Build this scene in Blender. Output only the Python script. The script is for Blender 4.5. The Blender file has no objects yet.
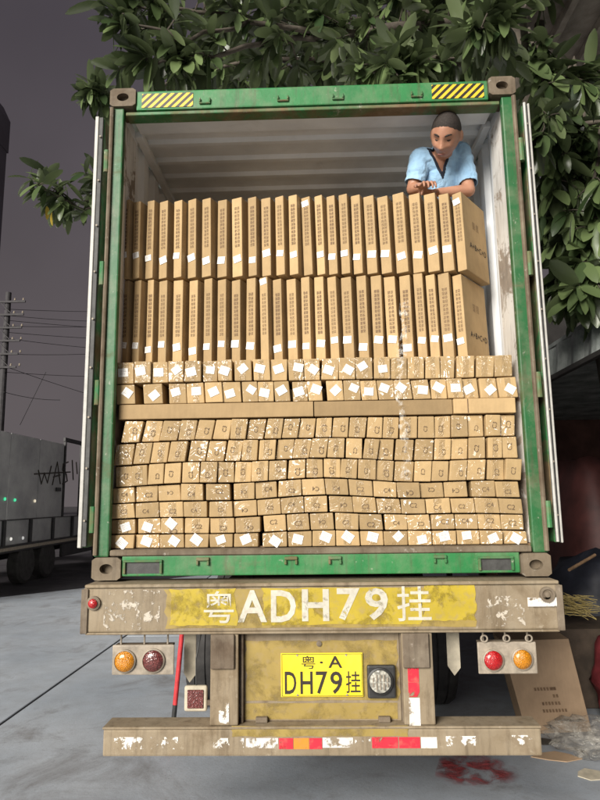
import bpy, bmesh, math, random
from mathutils import Vector, Matrix, Euler, noise as mnoise
random.seed(11)
S = bpy.context.scene
COL = S.collection
rad = math.radians

# ------------------------------------------------------------------ camera
FPX = 620.0                                   # focal length in photo pixels (600 x 800)
CAM = Vector((0.0055, -3.401, 1.713))
PITCH, YAW, ROLL = rad(9.12), rad(-1.605), rad(-0.755)
_f = Vector((math.sin(YAW)*math.cos(PITCH), math.cos(YAW)*math.cos(PITCH), math.sin(PITCH)))
_r0 = Vector((math.cos(YAW), -math.sin(YAW), 0)); _u0 = _r0.cross(_f)
_r = math.cos(ROLL)*_r0 + math.sin(ROLL)*_u0
_u = -math.sin(ROLL)*_r0 + math.cos(ROLL)*_u0
cd = bpy.data.cameras.new('camera'); cam = bpy.data.objects.new('camera', cd); COL.objects.link(cam)
M = Matrix((_r, _u, -_f)).transposed().to_4x4(); M.translation = CAM
cam.matrix_world = M
cd.sensor_fit = 'VERTICAL'; cd.sensor_height = 36.0; cd.sensor_width = 27.0
cd.lens = FPX/800*36.0; cd.clip_end = 2000; cd.clip_start = 0.05
S.camera = cam

def ray(x, y): return _r*((x-300)/FPX) + _u*(-(y-400)/FPX) + _f
def atY(x, y, Y):
    d = ray(x, y); return CAM + d*((Y-CAM.y)/d.y)
def atZ(x, y, Z=0.0):
    d = ray(x, y); return CAM + d*((Z-CAM.z)/d.z)
def atX(x, y, X):
    d = ray(x, y); return CAM + d*((X-CAM.x)/d.x)

# ------------------------------------------------------------------ night sky, street light as a low soft sun
W = bpy.data.worlds.new('World'); S.world = W; W.use_nodes = True
nt = W.node_tree; nt.nodes.clear()
wo = nt.nodes.new('ShaderNodeOutputWorld'); wb = nt.nodes.new('ShaderNodeBackground')
tc = nt.nodes.new('ShaderNodeTexCoord'); sx = nt.nodes.new('ShaderNodeSeparateXYZ'); cr = nt.nodes.new('ShaderNodeValToRGB')
nt.links.new(tc.outputs['Generated'], sx.inputs[0]); nt.links.new(sx.outputs['Z'], cr.inputs[0])
wn = nt.nodes.new('ShaderNodeTexNoise'); wn.inputs['Scale'].default_value = 2.2; wn.inputs['Detail'].default_value = 4
wr = nt.nodes.new('ShaderNodeMapRange'); wr.inputs['From Min'].default_value = .3; wr.inputs['From Max'].default_value = .7; wr.inputs['To Min'].default_value = .86; wr.inputs['To Max'].default_value = 1.14
wm_ = nt.nodes.new('ShaderNodeVectorMath'); wm_.operation = 'SCALE'
nt.links.new(tc.outputs['Generated'], wn.inputs['Vector']); nt.links.new(wn.outputs['Fac'], wr.inputs['Value']); nt.links.new(cr.outputs[0], wm_.inputs[0]); nt.links.new(wr.outputs[0], wm_.inputs['Scale'])
nt.links.new(wm_.outputs[0], wb.inputs[0]); nt.links.new(wb.outputs[0], wo.inputs[0])
cr.color_ramp.elements[0].position = 0.0; cr.color_ramp.elements[0].color = (.097, .084, .086, 1)
cr.color_ramp.elements[1].position = 0.62; cr.color_ramp.elements[1].color = (.052, .045, .053, 1)
wb.inputs[1].default_value = 1.0
SUN_AZ, SUN_EL = rad(31), rad(23)             # light comes from behind and left of the camera
sd = bpy.data.lights.new('street_light_sun', 'SUN'); sun = bpy.data.objects.new('street_light_sun', sd); COL.objects.link(sun)
sd.energy = 4.8; sd.angle = rad(34); sd.color = (1.0, .95, .87)
ldir = Vector((math.sin(SUN_AZ)*math.cos(SUN_EL), math.cos(SUN_AZ)*math.cos(SUN_EL), -math.sin(SUN_EL)))
sun.rotation_euler = ldir.to_track_quat('-Z', 'Y').to_euler()
sun.location = (-6, -8, 8)
S.cycles.max_bounces = 18; S.cycles.diffuse_bounces = 12
S.view_settings.view_transform = 'Standard'; S.view_settings.look = 'None'
S.view_settings.exposure = 0.43; S.view_settings.gamma = 1.0

# ------------------------------------------------------------------ materials
def lin(r, g, b):
    f = lambda c: (c/255/12.92) if c/255 <= .04045 else ((c/255+.055)/1.055)**2.4
    return (f(r), f(g), f(b), 1)
class NT:
    def __init__(s, name):
        s.m = bpy.data.materials.new(name); s.m.use_nodes = True
        s.t = s.m.node_tree; s.t.nodes.clear()
        s.out = s.n('ShaderNodeOutputMaterial'); s.p = s.n('ShaderNodeBsdfPrincipled')
        s.l(s.p.outputs[0], s.out.inputs[0]); s._co = None
    def n(s, k): return s.t.nodes.new(k)
    def l(s, a, b): s.t.links.new(a, b)
    def co(s, kind='Object'):
        if s._co is None: s._co = s.n('ShaderNodeTexCoord')
        return s._co.outputs[kind]
    def pos(s):
        g = s.n('ShaderNodeNewGeometry'); return g.outputs['Position']
    def noise(s, scale, detail=4, rough=.55, dist=0, vec=None, stretch=None):
        v = vec if vec is not None else s.pos()
        if stretch:
            mp = s.n('ShaderNodeMapping'); mp.inputs['Scale'].default_value = stretch; s.l(v, mp.inputs[0]); v = mp.outputs[0]
        n = s.n('ShaderNodeTexNoise'); n.inputs['Scale'].default_value = scale; n.inputs['Detail'].default_value = detail
        n.inputs['Roughness'].default_value = rough; n.inputs['Distortion'].default_value = dist
        s.l(v, n.inputs['Vector']); return n.outputs['Fac']
    def ramp(s, fac, lo, hi, a=0.0, b=1.0):
        r = s.n('ShaderNodeMapRange'); r.inputs['From Min'].default_value = lo; r.inputs['From Max'].default_value = hi
        r.inputs['To Min'].default_value = a; r.inputs['To Max'].default_value = b; s.l(fac, r.inputs['Value']); return r.outputs[0]
    def math(s, op, a, b=None):
        m = s.n('ShaderNodeMath'); m.operation = op
        for k, v in enumerate((a, b)):
            if v is None: continue
            if isinstance(v, (int, float)): m.inputs[k].default_value = v
            else: s.l(v, m.inputs[k])
        return m.outputs[0]
    def mix(s, fac, a, b, mode='MIX'):
        m = s.n('ShaderNodeMix'); m.data_type = 'RGBA'; m.blend_type = mode
        for sock, v in ((m.inputs[0], fac), (m.inputs[6], a), (m.inputs[7], b)):
            if isinstance(v, (int, float)): sock.default_value = v
            elif isinstance(v, tuple): sock.default_value = v if len(v) == 4 else (*v, 1)
            else: s.l(v, sock)
        return m.outputs[2]
    def set(s, **k):
        names = dict(col='Base Color', rough='Roughness', metal='Metallic', coat='Coat Weight', coatr='Coat Roughness', alpha='Alpha',
                     spec='Specular IOR Level', trans='Transmission Weight', em='Emission Color', es='Emission Strength', ior='IOR', sheen='Sheen Weight')
        for q, v in k.items():
            sock = s.p.inputs[names[q]]
            if isinstance(v, (int, float)): sock.default_value = v
            elif isinstance(v, tuple): sock.default_value = v if len(v) == 4 else (*v, 1)
            else: s.l(v, sock)
        return s
    def bump(s, h, strength=.3, dist=.01, coat=False):
        b = s.n('ShaderNodeBump'); b.inputs['Strength'].default_value = strength; b.inputs['Distance'].default_value = dist
        s.l(h, b.inputs['Height']); s.l(b.outputs[0], s.p.inputs['Coat Normal' if coat else 'Normal']); return s
def simple(name, c, rough=.6, var=.25, scale=12, metal=0, bump=.15, **k):
    a = NT(name); n = a.noise(scale, 6, .6)
    d = tuple(x*(1-var) for x in c[:3]); e = tuple(min(1, x*(1+var)) for x in c[:3])
    a.set(col=a.mix(a.ramp(n, .3, .7), d, e), rough=rough, metal=metal, **k)
    if bump: a.bump(a.noise(scale*6, 4), bump, .004)
    return a.m
MT = {}
def carton_mat(name, c, film):
    a = NT(name); oi = a.n('ShaderNodeObjectInfo')
    v = a.ramp(oi.outputs['Random'], 0, 1, .78, 1.14)
    n = a.ramp(a.noise(9, 5, .6), .3, .7, .9, 1.08)
    fib = a.ramp(a.noise(60, 3, .6, 0, a.pos(), (1, 1, .12)), .3, .7, .95, 1.04)
    vv = a.math('MULTIPLY', a.math('MULTIPLY', v, n), fib)
    cc = a.n('ShaderNodeCombineColor'); 
    for i in range(3): a.l(vv, cc.inputs[i])
    a.set(col=a.mix(1.0, c, cc.outputs[0], 'MULTIPLY'), rough=.75, spec=.3)
    a.bump(a.noise(35, 4, .6), .25, .004)
    if film:
        w = a.ramp(a.noise(3.4, 3), .46, .62, .03, 1.0)
        gl = a.n('ShaderNodeBsdfGlossy'); gl.inputs['Roughness'].default_value = .2; gl.inputs['Color'].default_value = (1, 1, 1, 1)
        bp = a.n('ShaderNodeBump'); bp.inputs['Strength'].default_value = 1.0; bp.inputs['Distance'].default_value = .075
        a.l(a.noise(12, 1, .4, 1.6), bp.inputs['Height']); a.l(bp.outputs[0], gl.inputs['Normal'])
        mx = a.n('ShaderNodeMixShader'); a.l(a.math('MULTIPLY', w, .12), mx.inputs[0])
        a.l(a.p.outputs[0], mx.inputs[1]); a.l(gl.outputs[0], mx.inputs[2]); a.l(mx.outputs[0], a.out.inputs[0])
    return a.m
MT['carton'] = carton_mat('plain_cardboard', (.455, .315, .16), False)
MT['carton_film'] = carton_mat('film_wrapped_cardboard', (.445, .31, .155), True)
MT['carton_flat'] = carton_mat('flat_cardboard', (.37, .255, .13), False)
MT['carton_dull'] = carton_mat('dull_brown_cardboard', (.40, .28, .18), False)

def worn_paint(name, c, rust, lo, hi, rough=.5, scratch=(.45, .42, .36), dust=.25, streak=.55):
    a = NT(name)
    m1 = a.ramp(a.noise(3.2, 9, .68, .6), lo, hi)
    m2 = a.ramp(a.noise(22, 6, .7), .62, .70)
    tone = a.mix(a.ramp(a.noise(1.7, 3), .3, .7), tuple(x*.8 for x in c), tuple(min(1, x*1.15) for x in c))
    col = a.mix(m1, tone, a.mix(a.noise(15, 4), tuple(x*.6 for x in rust), tuple(x*1.4 for x in rust)))
    col = a.mix(a.math('MULTIPLY', a.ramp(a.noise(5, 6, .7, 0, None, (5, 5, .45)), .50, .68), streak), col, tuple(x*.55 for x in rust))
    col = a.mix(a.math('MULTIPLY', m2, .55), col, scratch)
    col = a.mix(a.math('MULTIPLY', a.ramp(a.noise(6, 6, .65), .45, .75), dust), col, (.42, .36, .27))
    a.set(col=col, rough=a.ramp(m1, 0, 1, rough, .85))
    a.bump(a.noise(14, 7, .65), .35, .006)
    return a.m
MT['green'] = worn_paint('green_container_paint', (.020, .185, .050), (.11, .09, .045), .58, .74)
MT['green_post'] = worn_paint('dull_green_post_paint', (.015, .112, .032), (.12, .10, .05), .54, .72, dust=.25)
MT['green_dirty'] = worn_paint('grimy_green_paint', (.022, .155, .045), (.16, .105, .05), .44, .60)
MT['casting'] = worn_paint('rusty_casting_steel', (.15, .115, .075), (.09, .06, .035), .45, .65, .75)
MT['inner_wall'] = worn_paint('pale_container_lining', (.86, .87, .88), (.62, .61, .60), .62, .82, .5, (.85, .85, .83), .04, .06)
MT['flaky'] = worn_paint('flaking_white_paint', (.74, .72, .68), (.30, .25, .20), .52, .57, .6, (.3, .25, .2), .2)
MT['beam'] = worn_paint('dusty_brown_beam_steel', (.255, .20, .13), (.14, .095, .05), .50, .72, .75, (.42, .36, .27), .35)
MT['beam_dark'] = worn_paint('grimy_brown_steel', (.15, .115, .08), (.09, .06, .037), .48, .7, .75, (.42, .36, .3), .4)
MT['sticker'] = simple('white_paper_sticker', (.86, .84, .80), .55, .05, 60, bump=.05)
MT['navy'] = simple('navy_knit', (.012, .016, .03), .85, .3, 60)
MT['rubber'] = simple('dusty_black_rubber', (.030, .028, .027), .8, .5, 9)
MT['seal'] = simple('dark_door_seal', (.05, .05, .048), .6, .4, 18)
MT['pale_strip'] = simple('pale_seal_strip', (.42, .41, .38), .45, .15, 20)
MT['dark_steel'] = simple('dark_chassis_steel', (.055, .05, .045), .7, .45, 7)
MT['rim'] = simple('dusty_wheel_rim', (.18, .16, .14), .6, .4, 12)
MT['black_plastic'] = simple('black_plastic', (.03, .03, .03), .5, .3, 20)
MT['grey_metal'] = simple('dusty_grey_metal', (.30, .255, .20), .6, .3, 25)
MT['ink'] = simple('black_marker_ink', (.03, .022, .016), .7, .3, 40, bump=0)
MT['floor_wood'] = simple('container_floor_board', (.17, .11, .06), .7, .35, 9)
MT['flap'] = simple('pale_dusty_flap', (.48, .43, .33), .7, .25, 14)

def stripes():
    a = NT('hazard_stripes'); sep = a.n('ShaderNodeSeparateXYZ'); a.l(a.co('Object'), sep.inputs[0])
    d = a.math('SUBTRACT', sep.outputs['X'], sep.outputs['Z'])
    fr = a.math('FRACT', a.math('ADD', a.math('DIVIDE', d, .0475), 40.0))
    st = a.math('GREATER_THAN', fr, .5)
    wear = a.ramp(a.noise(40, 5), .62, .72, 0, .5)
    a.set(col=a.mix(wear, a.mix(st, (.02, .018, .015), (.78, .50, .03)), (.3, .24, .16)), rough=.45)
    return a.m
MT['hazard'] = stripes()
def worn_decal(name, c, lo, hi, scale=9, rough=.55, dark=.8):
    a = NT(name)
    al = a.ramp(a.noise(scale, 8, .68, .3), lo, hi, 1, 0)
    uv = a.co('UV'); sep = a.n('ShaderNodeSeparateXYZ'); a.l(uv, sep.inputs[0])
    tone = a.mix(a.ramp(a.noise(7, 6, .65), .35, .7), tuple(x*dark for x in c), c)
    a.set(col=a.mix(a.math('MULTIPLY', a.ramp(a.noise(30, 5), .5, .72), .4), tone, (.3, .23, .15)), rough=rough, alpha=al)
    return a.m
MT['yellow_paint'] = worn_decal('worn_yellow_paint', (.50, .375, .03), .53, .64, 5.5)
MT['yellow_faded'] = worn_decal('faded_yellow_paint', (.36, .26, .07), .50, .74, 6)
MT['stencil'] = worn_decal('worn_white_stencil', (.66, .63, .53), .56, .68, 18, dark=.75)
MT['tape_white'] = worn_decal('worn_white_reflective_tape', (.88, .84, .78), .50, .56, 13, .35)
MT['tape_worn'] = worn_decal('scraped_white_reflective_tape', (.88, .84, .78), .44, .47, 17, .35)
MT['paint_chips'] = worn_decal('flaked_pale_paint', (.58, .52, .43), .41, .45, 24, .6)
MT['tape_red'] = worn_decal('worn_red_reflective_tape', (.75, .035, .06), .56, .62, 15, .3)
MT['tape_orange'] = worn_decal('worn_orange_reflective_tape', (.85, .28, .04), .58, .64, 15, .3)
def plate_mat():
    a = NT('yellow_plate_sheeting'); a.set(col=a.mix(a.ramp(a.noise(6, 3), .35, .7), (.98, .72, .02), (1.0, .84, .06)), rough=.3, coat=.4)
    return a.m
MT['plate'] = plate_mat()
def lens(name, c, scale=220):
    a = NT(name); v = a.n('ShaderNodeTexVoronoi'); v.inputs['Scale'].default_value = scale; a.l(a.co('Object'), v.inputs['Vector'])
    a.set(col=a.mix(a.ramp(v.outputs['Distance'], 0, .7), c, tuple(x*.35 for x in c)), rough=.12, coat=.8)
    a.bump(v.outputs['Distance'], .6, .004); return a.m
MT['amber'] = lens('amber_lens', (.95, .36, .012)); MT['redlens'] = lens('red_lens', (.75, .015, .02))
MT['redlens_dull'] = lens('dusty_red_lens', (.23, .06, .055), 120); MT['clear_lens'] = lens('clear_lens', (.62, .60, .52), 60)
def print_mat():
    a = NT('brown_carton_print'); uv = a.co('UV'); sep = a.n('ShaderNodeSeparateXYZ'); a.l(uv, sep.inputs[0])
    u, v = sep.outputs['X'], sep.outputs['Y']
    # rows of blocky glyph strokes: illegible print
    row = a.math('MULTIPLY', a.math('GREATER_THAN', a.math('FRACT', a.math('MULTIPLY', v, 11)), .24),
                 a.math('GREATER_THAN', a.math('FRACT', a.math('MULTIPLY', u, 2.0)), .2))
    vor = a.n('ShaderNodeTexVoronoi'); vor.feature = 'DISTANCE_TO_EDGE'; vor.inputs['Scale'].default_value = 1.0; vor.inputs['Randomness'].default_value = .55
    mp = a.n('ShaderNodeMapping'); mp.inputs['Scale'].default_value = (5, 38, 1); a.l(uv, mp.inputs[0])
    ad = a.n('ShaderNodeVectorMath'); ad.operation = 'ADD'; oi = a.n('ShaderNodeObjectInfo'); a.l(mp.outputs[0], ad.inputs[0]); a.l(a.math('MULTIPLY', oi.outputs['Random'], 90), ad.inputs[1])
    a.l(ad.outputs[0], vor.inputs['Vector'])
    st = a.math('LESS_THAN', vor.outputs['Distance'], .16)
    a.set(col=(.20, .125, .07), rough=.8, alpha=a.math('MULTIPLY', a.math('MULTIPLY', row, st), .72))
    return a.m
MT['print'] = print_mat()
def tape_mat():
    a = NT('clear_brown_packing_tape'); a.set(col=(.50, .36, .19), rough=.16, alpha=.5, spec=.8); a.bump(a.noise(24, 3, .55, 1.2), .8, .02); return a.m
MT['tape'] = tape_mat()
def clear_film():
    a = NT('clear_stretch_film'); n = a.noise(30, 4, .6, 1.2, None, (1, 1, .35))
    a.set(col=(.9, .88, .82), rough=.12, alpha=a.ramp(a.noise(30, 4, .6), .46, .68, .0, .5), spec=.9)
    a.bump(n, 1.0, .02); return a.m
MT['film'] = clear_film()
def leaf_mat(name, c, c2, rough=.28):
    a = NT(name); g = a.n('ShaderNodeNewGeometry'); oi = a.n('ShaderNodeObjectInfo')
    r = a.math('FRACT', a.math('ADD', g.outputs['Random Per Island'], oi.outputs['Random']))
    col = a.mix(r, c, c2); col = a.mix(a.math('MULTIPLY', g.outputs['Backfacing'], .35), col, (.12, .13, .08))
    a.set(col=col, rough=rough, spec=.55)
    tr = a.n('ShaderNodeBsdfTranslucent'); a.l(col, tr.inputs[0]); mx = a.n('ShaderNodeMixShader'); mx.inputs[0].default_value = .2
    a.l(a.p.outputs[0], mx.inputs[1]); a.l(tr.outputs[0], mx.inputs[2]); a.l(mx.outputs[0], a.out.inputs[0])
    return a.m
MT['leaf'] = leaf_mat('dusty_fig_leaf', (.026, .050, .018), (.165, .225, .09))
MT['leaf_yellow'] = leaf_mat('yellowing_leaf', (.30, .22, .03), (.40, .30, .05))
MT['bark'] = simple('grey_bark', (.075, .062, .048), .9, .4, 14, bump=.6)

def concrete():
    a = NT('worn_concrete'); big = a.ramp(a.noise(.55, 5, .6), .3, .7); mid = a.ramp(a.noise(5, 8, .7), .35, .75)
    col = a.mix(big, (.285, .325, .375), (.435, .465, .505)); col = a.mix(a.math('MULTIPLY', mid, .4), col, (.19, .185, .18))
    col = a.mix(a.math('MULTIPLY', a.ramp(a.noise(1.1, 8, .72, .8), .52, .68), .7), col, (.15, .14, .135))
    col = a.mix(a.ramp(a.noise(70, 4, .7), .58, .72, 0, .6), col, (.11, .105, .1))
    a.set(col=col, rough=a.ramp(big, 0, 1, .55, .75)); a.bump(a.noise(45, 8, .7), .3, .006); return a.m
MT['concrete'] = concrete()
def asphalt():
    a = NT('dark_asphalt'); col = a.mix(a.ramp(a.noise(.8, 6, .65), .3, .7), (.022, .021, .024), (.05, .047, .05))  # dark grey tone, varied by noise
    a.set(col=col, rough=a.ramp(a.noise(.5, 4), .35, .65, .3, .75)); a.bump(a.noise(60, 6), .3, .006); return a.m
MT['asphalt'] = asphalt()

# ------------------------------------------------------------------ mesh helpers
class MB:
    def __init__(s): s.v = []; s.f = []
    def add(s, vs, fs):
        b = len(s.v); s.v += [Vector(v) for v in vs]; s.f += [tuple(i+b for i in f) for f in fs]; return s
    def box(s, x0, x1, y0, y1, z0, z1):
        return s.add([(x0,y0,z0),(x1,y0,z0),(x1,y1,z0),(x0,y1,z0),(x0,y0,z1),(x1,y0,z1),(x1,y1,z1),(x0,y1,z1)],
                     [(0,3,2,1),(4,5,6,7),(0,1,5,4),(1,2,6,5),(2,3,7,6),(3,0,4,7)])
    def bar(s, p0, p1, w, h, up=(0,0,1)):
        p0, p1 = Vector(p0), Vector(p1); d = (p1-p0).normalized(); up = Vector(up)
        a = d.cross(up)
        if a.length < 1e-4: a = d.cross(Vector((0,1,0)))
        a.normalize(); b = a.cross(d)
        vs = []
        for p in (p0, p1):
            for (i, j) in ((-1,-1),(1,-1),(1,1),(-1,1)): vs.append(p + a*(i*w/2) + b*(j*h/2))
        return s.add(vs, [(0,1,2,3),(7,6,5,4),(0,4,5,1),(1,5,6,2),(2,6,7,3),(3,7,4,0)])
    def cyl(s, p0, p1, r0, r1=None, n=16, caps=True):
        r1 = r0 if r1 is None else r1; p0, p1 = Vector(p0), Vector(p1); d = (p1-p0).normalized()
        a = d.orthogonal().normalized(); b = d.cross(a); vs = []
        for p, r in ((p0, r0), (p1, r1)):
            for k in range(n): t = 2*math.pi*k/n; vs.append(p + a*(r*math.cos(t)) + b*(r*math.sin(t)))
        fs = [(k, (k+1)%n, n+(k+1)%n, n+k) for k in range(n)]
        if caps: fs += [tuple(range(n-1, -1, -1)), tuple(range(n, 2*n))]
        return s.add(vs, fs)
    def tube(s, pts, rs, n=8):
        pts = [Vector(p) for p in pts]
        if isinstance(rs, (int, float)): rs = [rs]*len(pts)
        vs = []; prev = None
        for i, p in enumerate(pts):
            d = (pts[min(i+1, len(pts)-1)] - pts[max(i-1, 0)]).normalized()
            a = d.orthogonal().normalized() if prev is None else (prev - d*prev.dot(d)).normalized()
            prev = a; b = d.cross(a)
            for k in range(n): t = 2*math.pi*k/n; vs.append(p + a*(rs[i]*math.cos(t)) + b*(rs[i]*math.sin(t)))
        m = len(pts); fs = [(i*n+k, i*n+(k+1)%n, (i+1)*n+(k+1)%n, (i+1)*n+k) for i in range(m-1) for k in range(n)]
        fs += [tuple(range(n-1, -1, -1)), tuple(range((m-1)*n, m*n))]
        return s.add(vs, fs)
    def lathe(s, c, axis, prof, n=24):          # prof: (radius, along-axis) closed ends if r==0
        c = Vector(c); d = Vector(axis).normalized(); a = d.orthogonal().normalized(); b = d.cross(a); vs = []
        for (r, h) in prof:
            for k in range(n): t = 2*math.pi*k/n; vs.append(c + d*h + a*(r*math.cos(t)) + b*(r*math.sin(t)))
        m = len(prof); fs = [(i*n+k, i*n+(k+1)%n, (i+1)*n+(k+1)%n, (i+1)*n+k) for i in range(m-1) for k in range(n)]
        fs += [tuple(range(n-1, -1, -1)), tuple(range((m-1)*n, m*n))]
        return s.add(vs, fs)
    def prism_xz(s, poly, y0, y1):
        n = len(poly); vs = [(x, y0, z) for x, z in poly] + [(x, y1, z) for x, z in poly]
        return s.add(vs, [tuple(range(n)), tuple(range(2*n-1, n-1, -1))] + [((k+1)%n, k, n+k, n+(k+1)%n) for k in range(n)])
    def prism_xy(s, poly, z0, z1):
        n = len(poly); vs = [(x, y, z0) for x, y in poly] + [(x, y, z1) for x, y in poly]
        return s.add(vs, [tuple(range(n-1, -1, -1)), tuple(range(n, 2*n))] + [(k, (k+1)%n, n+(k+1)%n, n+k) for k in range(n)])
    def ell(s, c, r, rot=None, nu=14, nv=9):
        c = Vector(c); vs = []; R_ = rot if rot is not None else Matrix.Identity(3)
        for j in range(1, nv):
            ph = math.pi*j/nv
            for k in range(nu):
                t = 2*math.pi*k/nu
                vs.append(c + R_ @ Vector((r[0]*math.sin(ph)*math.cos(t), r[1]*math.sin(ph)*math.sin(t), r[2]*math.cos(ph))))
        top = len(vs); vs.append(c + R_ @ Vector((0,0,r[2]))); vs.append(c + R_ @ Vector((0,0,-r[2])))
        fs = [(j*nu+k, (j+1)*nu+k, (j+1)*nu+(k+1)%nu, j*nu+(k+1)%nu) for j in range(nv-2) for k in range(nu)]
        fs += [(top, k, (k+1)%nu) for k in range(nu)] + [(top+1, (nv-2)*nu+(k+1)%nu, (nv-2)*nu+k) for k in range(nu)]
        return s.add(vs, fs)
    def cap(s, p0, p1, r0, r1, n=14, steps=4):   # tapered capsule
        p0, p1 = Vector(p0), Vector(p1); L = (p1-p0).length
        prof = [(max(r0*math.sin(t), 1e-4), -r0*math.cos(t)) for t in [math.pi/2*k/steps for k in range(steps+1)]]
        prof += [(max(r1*math.cos(t), 1e-4), L + r1*math.sin(t)) for t in [math.pi/2*k/steps for k in range(steps+1)]]
        return s.lathe(p0, p1-p0, prof, n)
    def build(s, name, mat, parent=None, bevel=0, smooth=False, seg=1, uvplane=None):
        xs = [v.x for v in s.v]; ys = [v.y for v in s.v]; zs = [v.z for v in s.v]
        o0 = Vector(((min(xs)+max(xs))/2, (min(ys)+max(ys))/2, min(zs)))
        me = bpy.data.meshes.new(name); me.from_pydata([v-o0 for v in s.v], [], s.f)
        bm = bmesh.new(); bm.from_mesh(me); bmesh.ops.recalc_face_normals(bm, faces=bm.faces)
        if bevel:
            ed = [e for e in bm.edges if len(e.link_faces) == 2 and e.calc_face_angle(0) > rad(28)]
            bmesh.ops.bevel(bm, geom=ed, offset=bevel, segments=seg, affect='EDGES', profile=.6, clamp_overlap=True)
        bm.to_mesh(me); bm.free()
        if smooth: me.shade_smooth() if hasattr(me, 'shade_smooth') else [setattr(p, 'use_smooth', True) for p in me.polygons]
        if smooth == 'auto':
            try: me.set_sharp_from_angle(angle=rad(35))
            except Exception: pass
        m_ = MT[mat] if isinstance(mat, str) else mat
        me.materials.append(m_)
        return link(name, me, o0, parent)
def wl(o):
    v = Vector((0,0,0))
    while o is not None: v += o.location; o = o.parent
    return v
def link(name, data, loc, parent=None):
    o = bpy.data.objects.new(name, data); COL.objects.link(o)
    o.parent = parent; o.location = Vector(loc) - (wl(parent) if parent else Vector((0,0,0)))
    return o
def tag(o, label, cat, group=None, kind=None):
    o['label'] = label; o['category'] = cat
    if group: o['group'] = group
    if kind: o['kind'] = kind
    return o
def thing(name, loc, label, cat, group=None):
    return tag(link(name, None, loc), label, cat, group)
def struct(o): o['kind'] = 'structure'; return o
def B(): return MB()
def decal(name, mat, parent, x0, x1, z0, z1, y, th=.0015):
    return MB().box(x0, x1, y-th, y, z0, z1).build(name, mat, parent)
def text_mesh(body, size, bold=0.0, spacing=1.0):
    c = bpy.data.curves.new('text', 'FONT'); c.body = body; c.size = size; c.resolution_u = 3; c.offset = bold
    c.space_character = spacing; c.align_x = 'CENTER'; c.align_y = 'CENTER'
    o = bpy.data.objects.new('text', c); COL.objects.link(o)
    dg = bpy.context.evaluated_depsgraph_get(); me = bpy.data.meshes.new_from_object(o.evaluated_get(dg))
    bpy.data.objects.remove(o); bpy.data.curves.remove(c)
    return me
def fit_text(name, body, mat, parent, x0, x1, z0, z1, y, bold=0.0, th=.0015):
    """letters filling the box x0..x1, z0..z1 on a wall facing -Y"""
    me = text_mesh(body, 1.0, bold)
    xs = [v.co.x for v in me.vertices]; ys = [v.co.y for v in me.vertices]
    a0, a1, b0, b1 = min(xs), max(xs), min(ys), max(ys)
    bm = bmesh.new(); bm.from_mesh(me)
    for v in bm.verts:
        v.co = Vector(((v.co.x-a0)/(a1-a0)*(x1-x0)-(x1-x0)/2, 0, (v.co.y-b0)/(b1-b0)*(z1-z0)))
    r = bmesh.ops.extrude_face_region(bm, geom=bm.faces[:])
    for e in r['geom']:
        if isinstance(e, bmesh.types.BMVert): e.co.y -= th
    bmesh.ops.recalc_face_normals(bm, faces=bm.faces)
    bm.to_mesh(me); bm.free(); me.materials.clear(); me.materials.append(MT[mat])
    for p in me.polygons: p.use_smooth = False
    return link(name, me, ((x0+x1)/2, y, z0), parent)

# ================================================================== THE SETTING
g = B().box(-160, 160, -120, 260, -.35, -.03).build('ground', 'asphalt'); struct(g)
e1 = atZ(0, 597); e2 = atZ(80, 588)
ex = (e2-e1).normalized()
far = e2 + ex*4.2; near = e1 - ex*12
pav = B().prism_xy([(-14, -14), (3.3, -14), (3.3, far.y), (far.x, far.y), (near.x, near.y), (-14, near.y-.1)], -.028, -.012).build('pavement', 'asphalt'); struct(pav)
JX = -2.53
def xj(X): return e1.y + (X-e1.x)*(e2.y-e1.y)/(e2.x-e1.x)
slabs = [[(JX+.012, -14), (3.3, -14), (3.3, 4.9), (JX+.012, 4.9)],
         [(JX+.012, 4.925), (3.3, 4.925), (3.3, far.y), (JX+.012, far.y)],
         [(-7.2, -14), (JX-.012, -14), (JX-.012, xj(JX)-.2 if xj(JX) < far.y else far.y), (-7.2, xj(-7.2))],
         [(-14, -14), (-7.225, -14), (-7.225, xj(-7.225)), (-14, near.y)]]
for p in slabs: B().prism_xy(p, -.0115, 0).build('concrete_slab', 'concrete', pav, bevel=.006)
pass

# ================================================================== SHIPPING CONTAINER
ZB, ZT, HW = 1.30, 4.196, 1.219
cont = thing('shipping_container', (0, 6, ZB), 'green shipping container on the trailer with both rear doors swung open', 'container')
def corr(n0, n1, pitch, depth, flat=.25):
    """trapezoid profile along Y: list of (y, offset)"""
    pts = []; y = n0
    while y < n1:
        for a, d in ((0, 0), (.28, 0), (.40, 1), (.78, 1), (.90, 0)):
            if y + a*pitch <= n1: pts.append((y+a*pitch, d*depth))
        y += pitch
    pts.append((n1, 0)); return pts
def wall(sx_):
    prof = [(.16, 0), (.30, 0)] + [(y, d) for y, d in corr(.32, 12.0, .278, .034)]
    mb = B()
    for i in range(len(prof)-1):
        (ya, da), (yb, db) = prof[i], prof[i+1]
        xa, xb = sx_*(1.168+da), sx_*(1.168+db); t = sx_*.004
        mb.add([(xa, ya, 1.46), (xb, yb, 1.46), (xb, yb, 4.134), (xa, ya, 4.134), (xa+t, ya, 1.46), (xb+t, yb, 1.46), (xb+t, yb, 4.13), (xa+t, ya, 4.13)],
               [(0,1,2,3), (7,6,5,4)])
    return mb.build('side_wall', 'inner_wall', cont)
wall(-1); wall(1)
mb = B(); prof = []; yy_ = .33
while yy_ < 11.8:
    prof += [(yy_, .026), (yy_+.150, .026), (yy_+.168, 0), (yy_+.205, 0), (yy_+.223, .026)]; yy_ += .225
prof = [(.11, .026)] + prof
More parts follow.
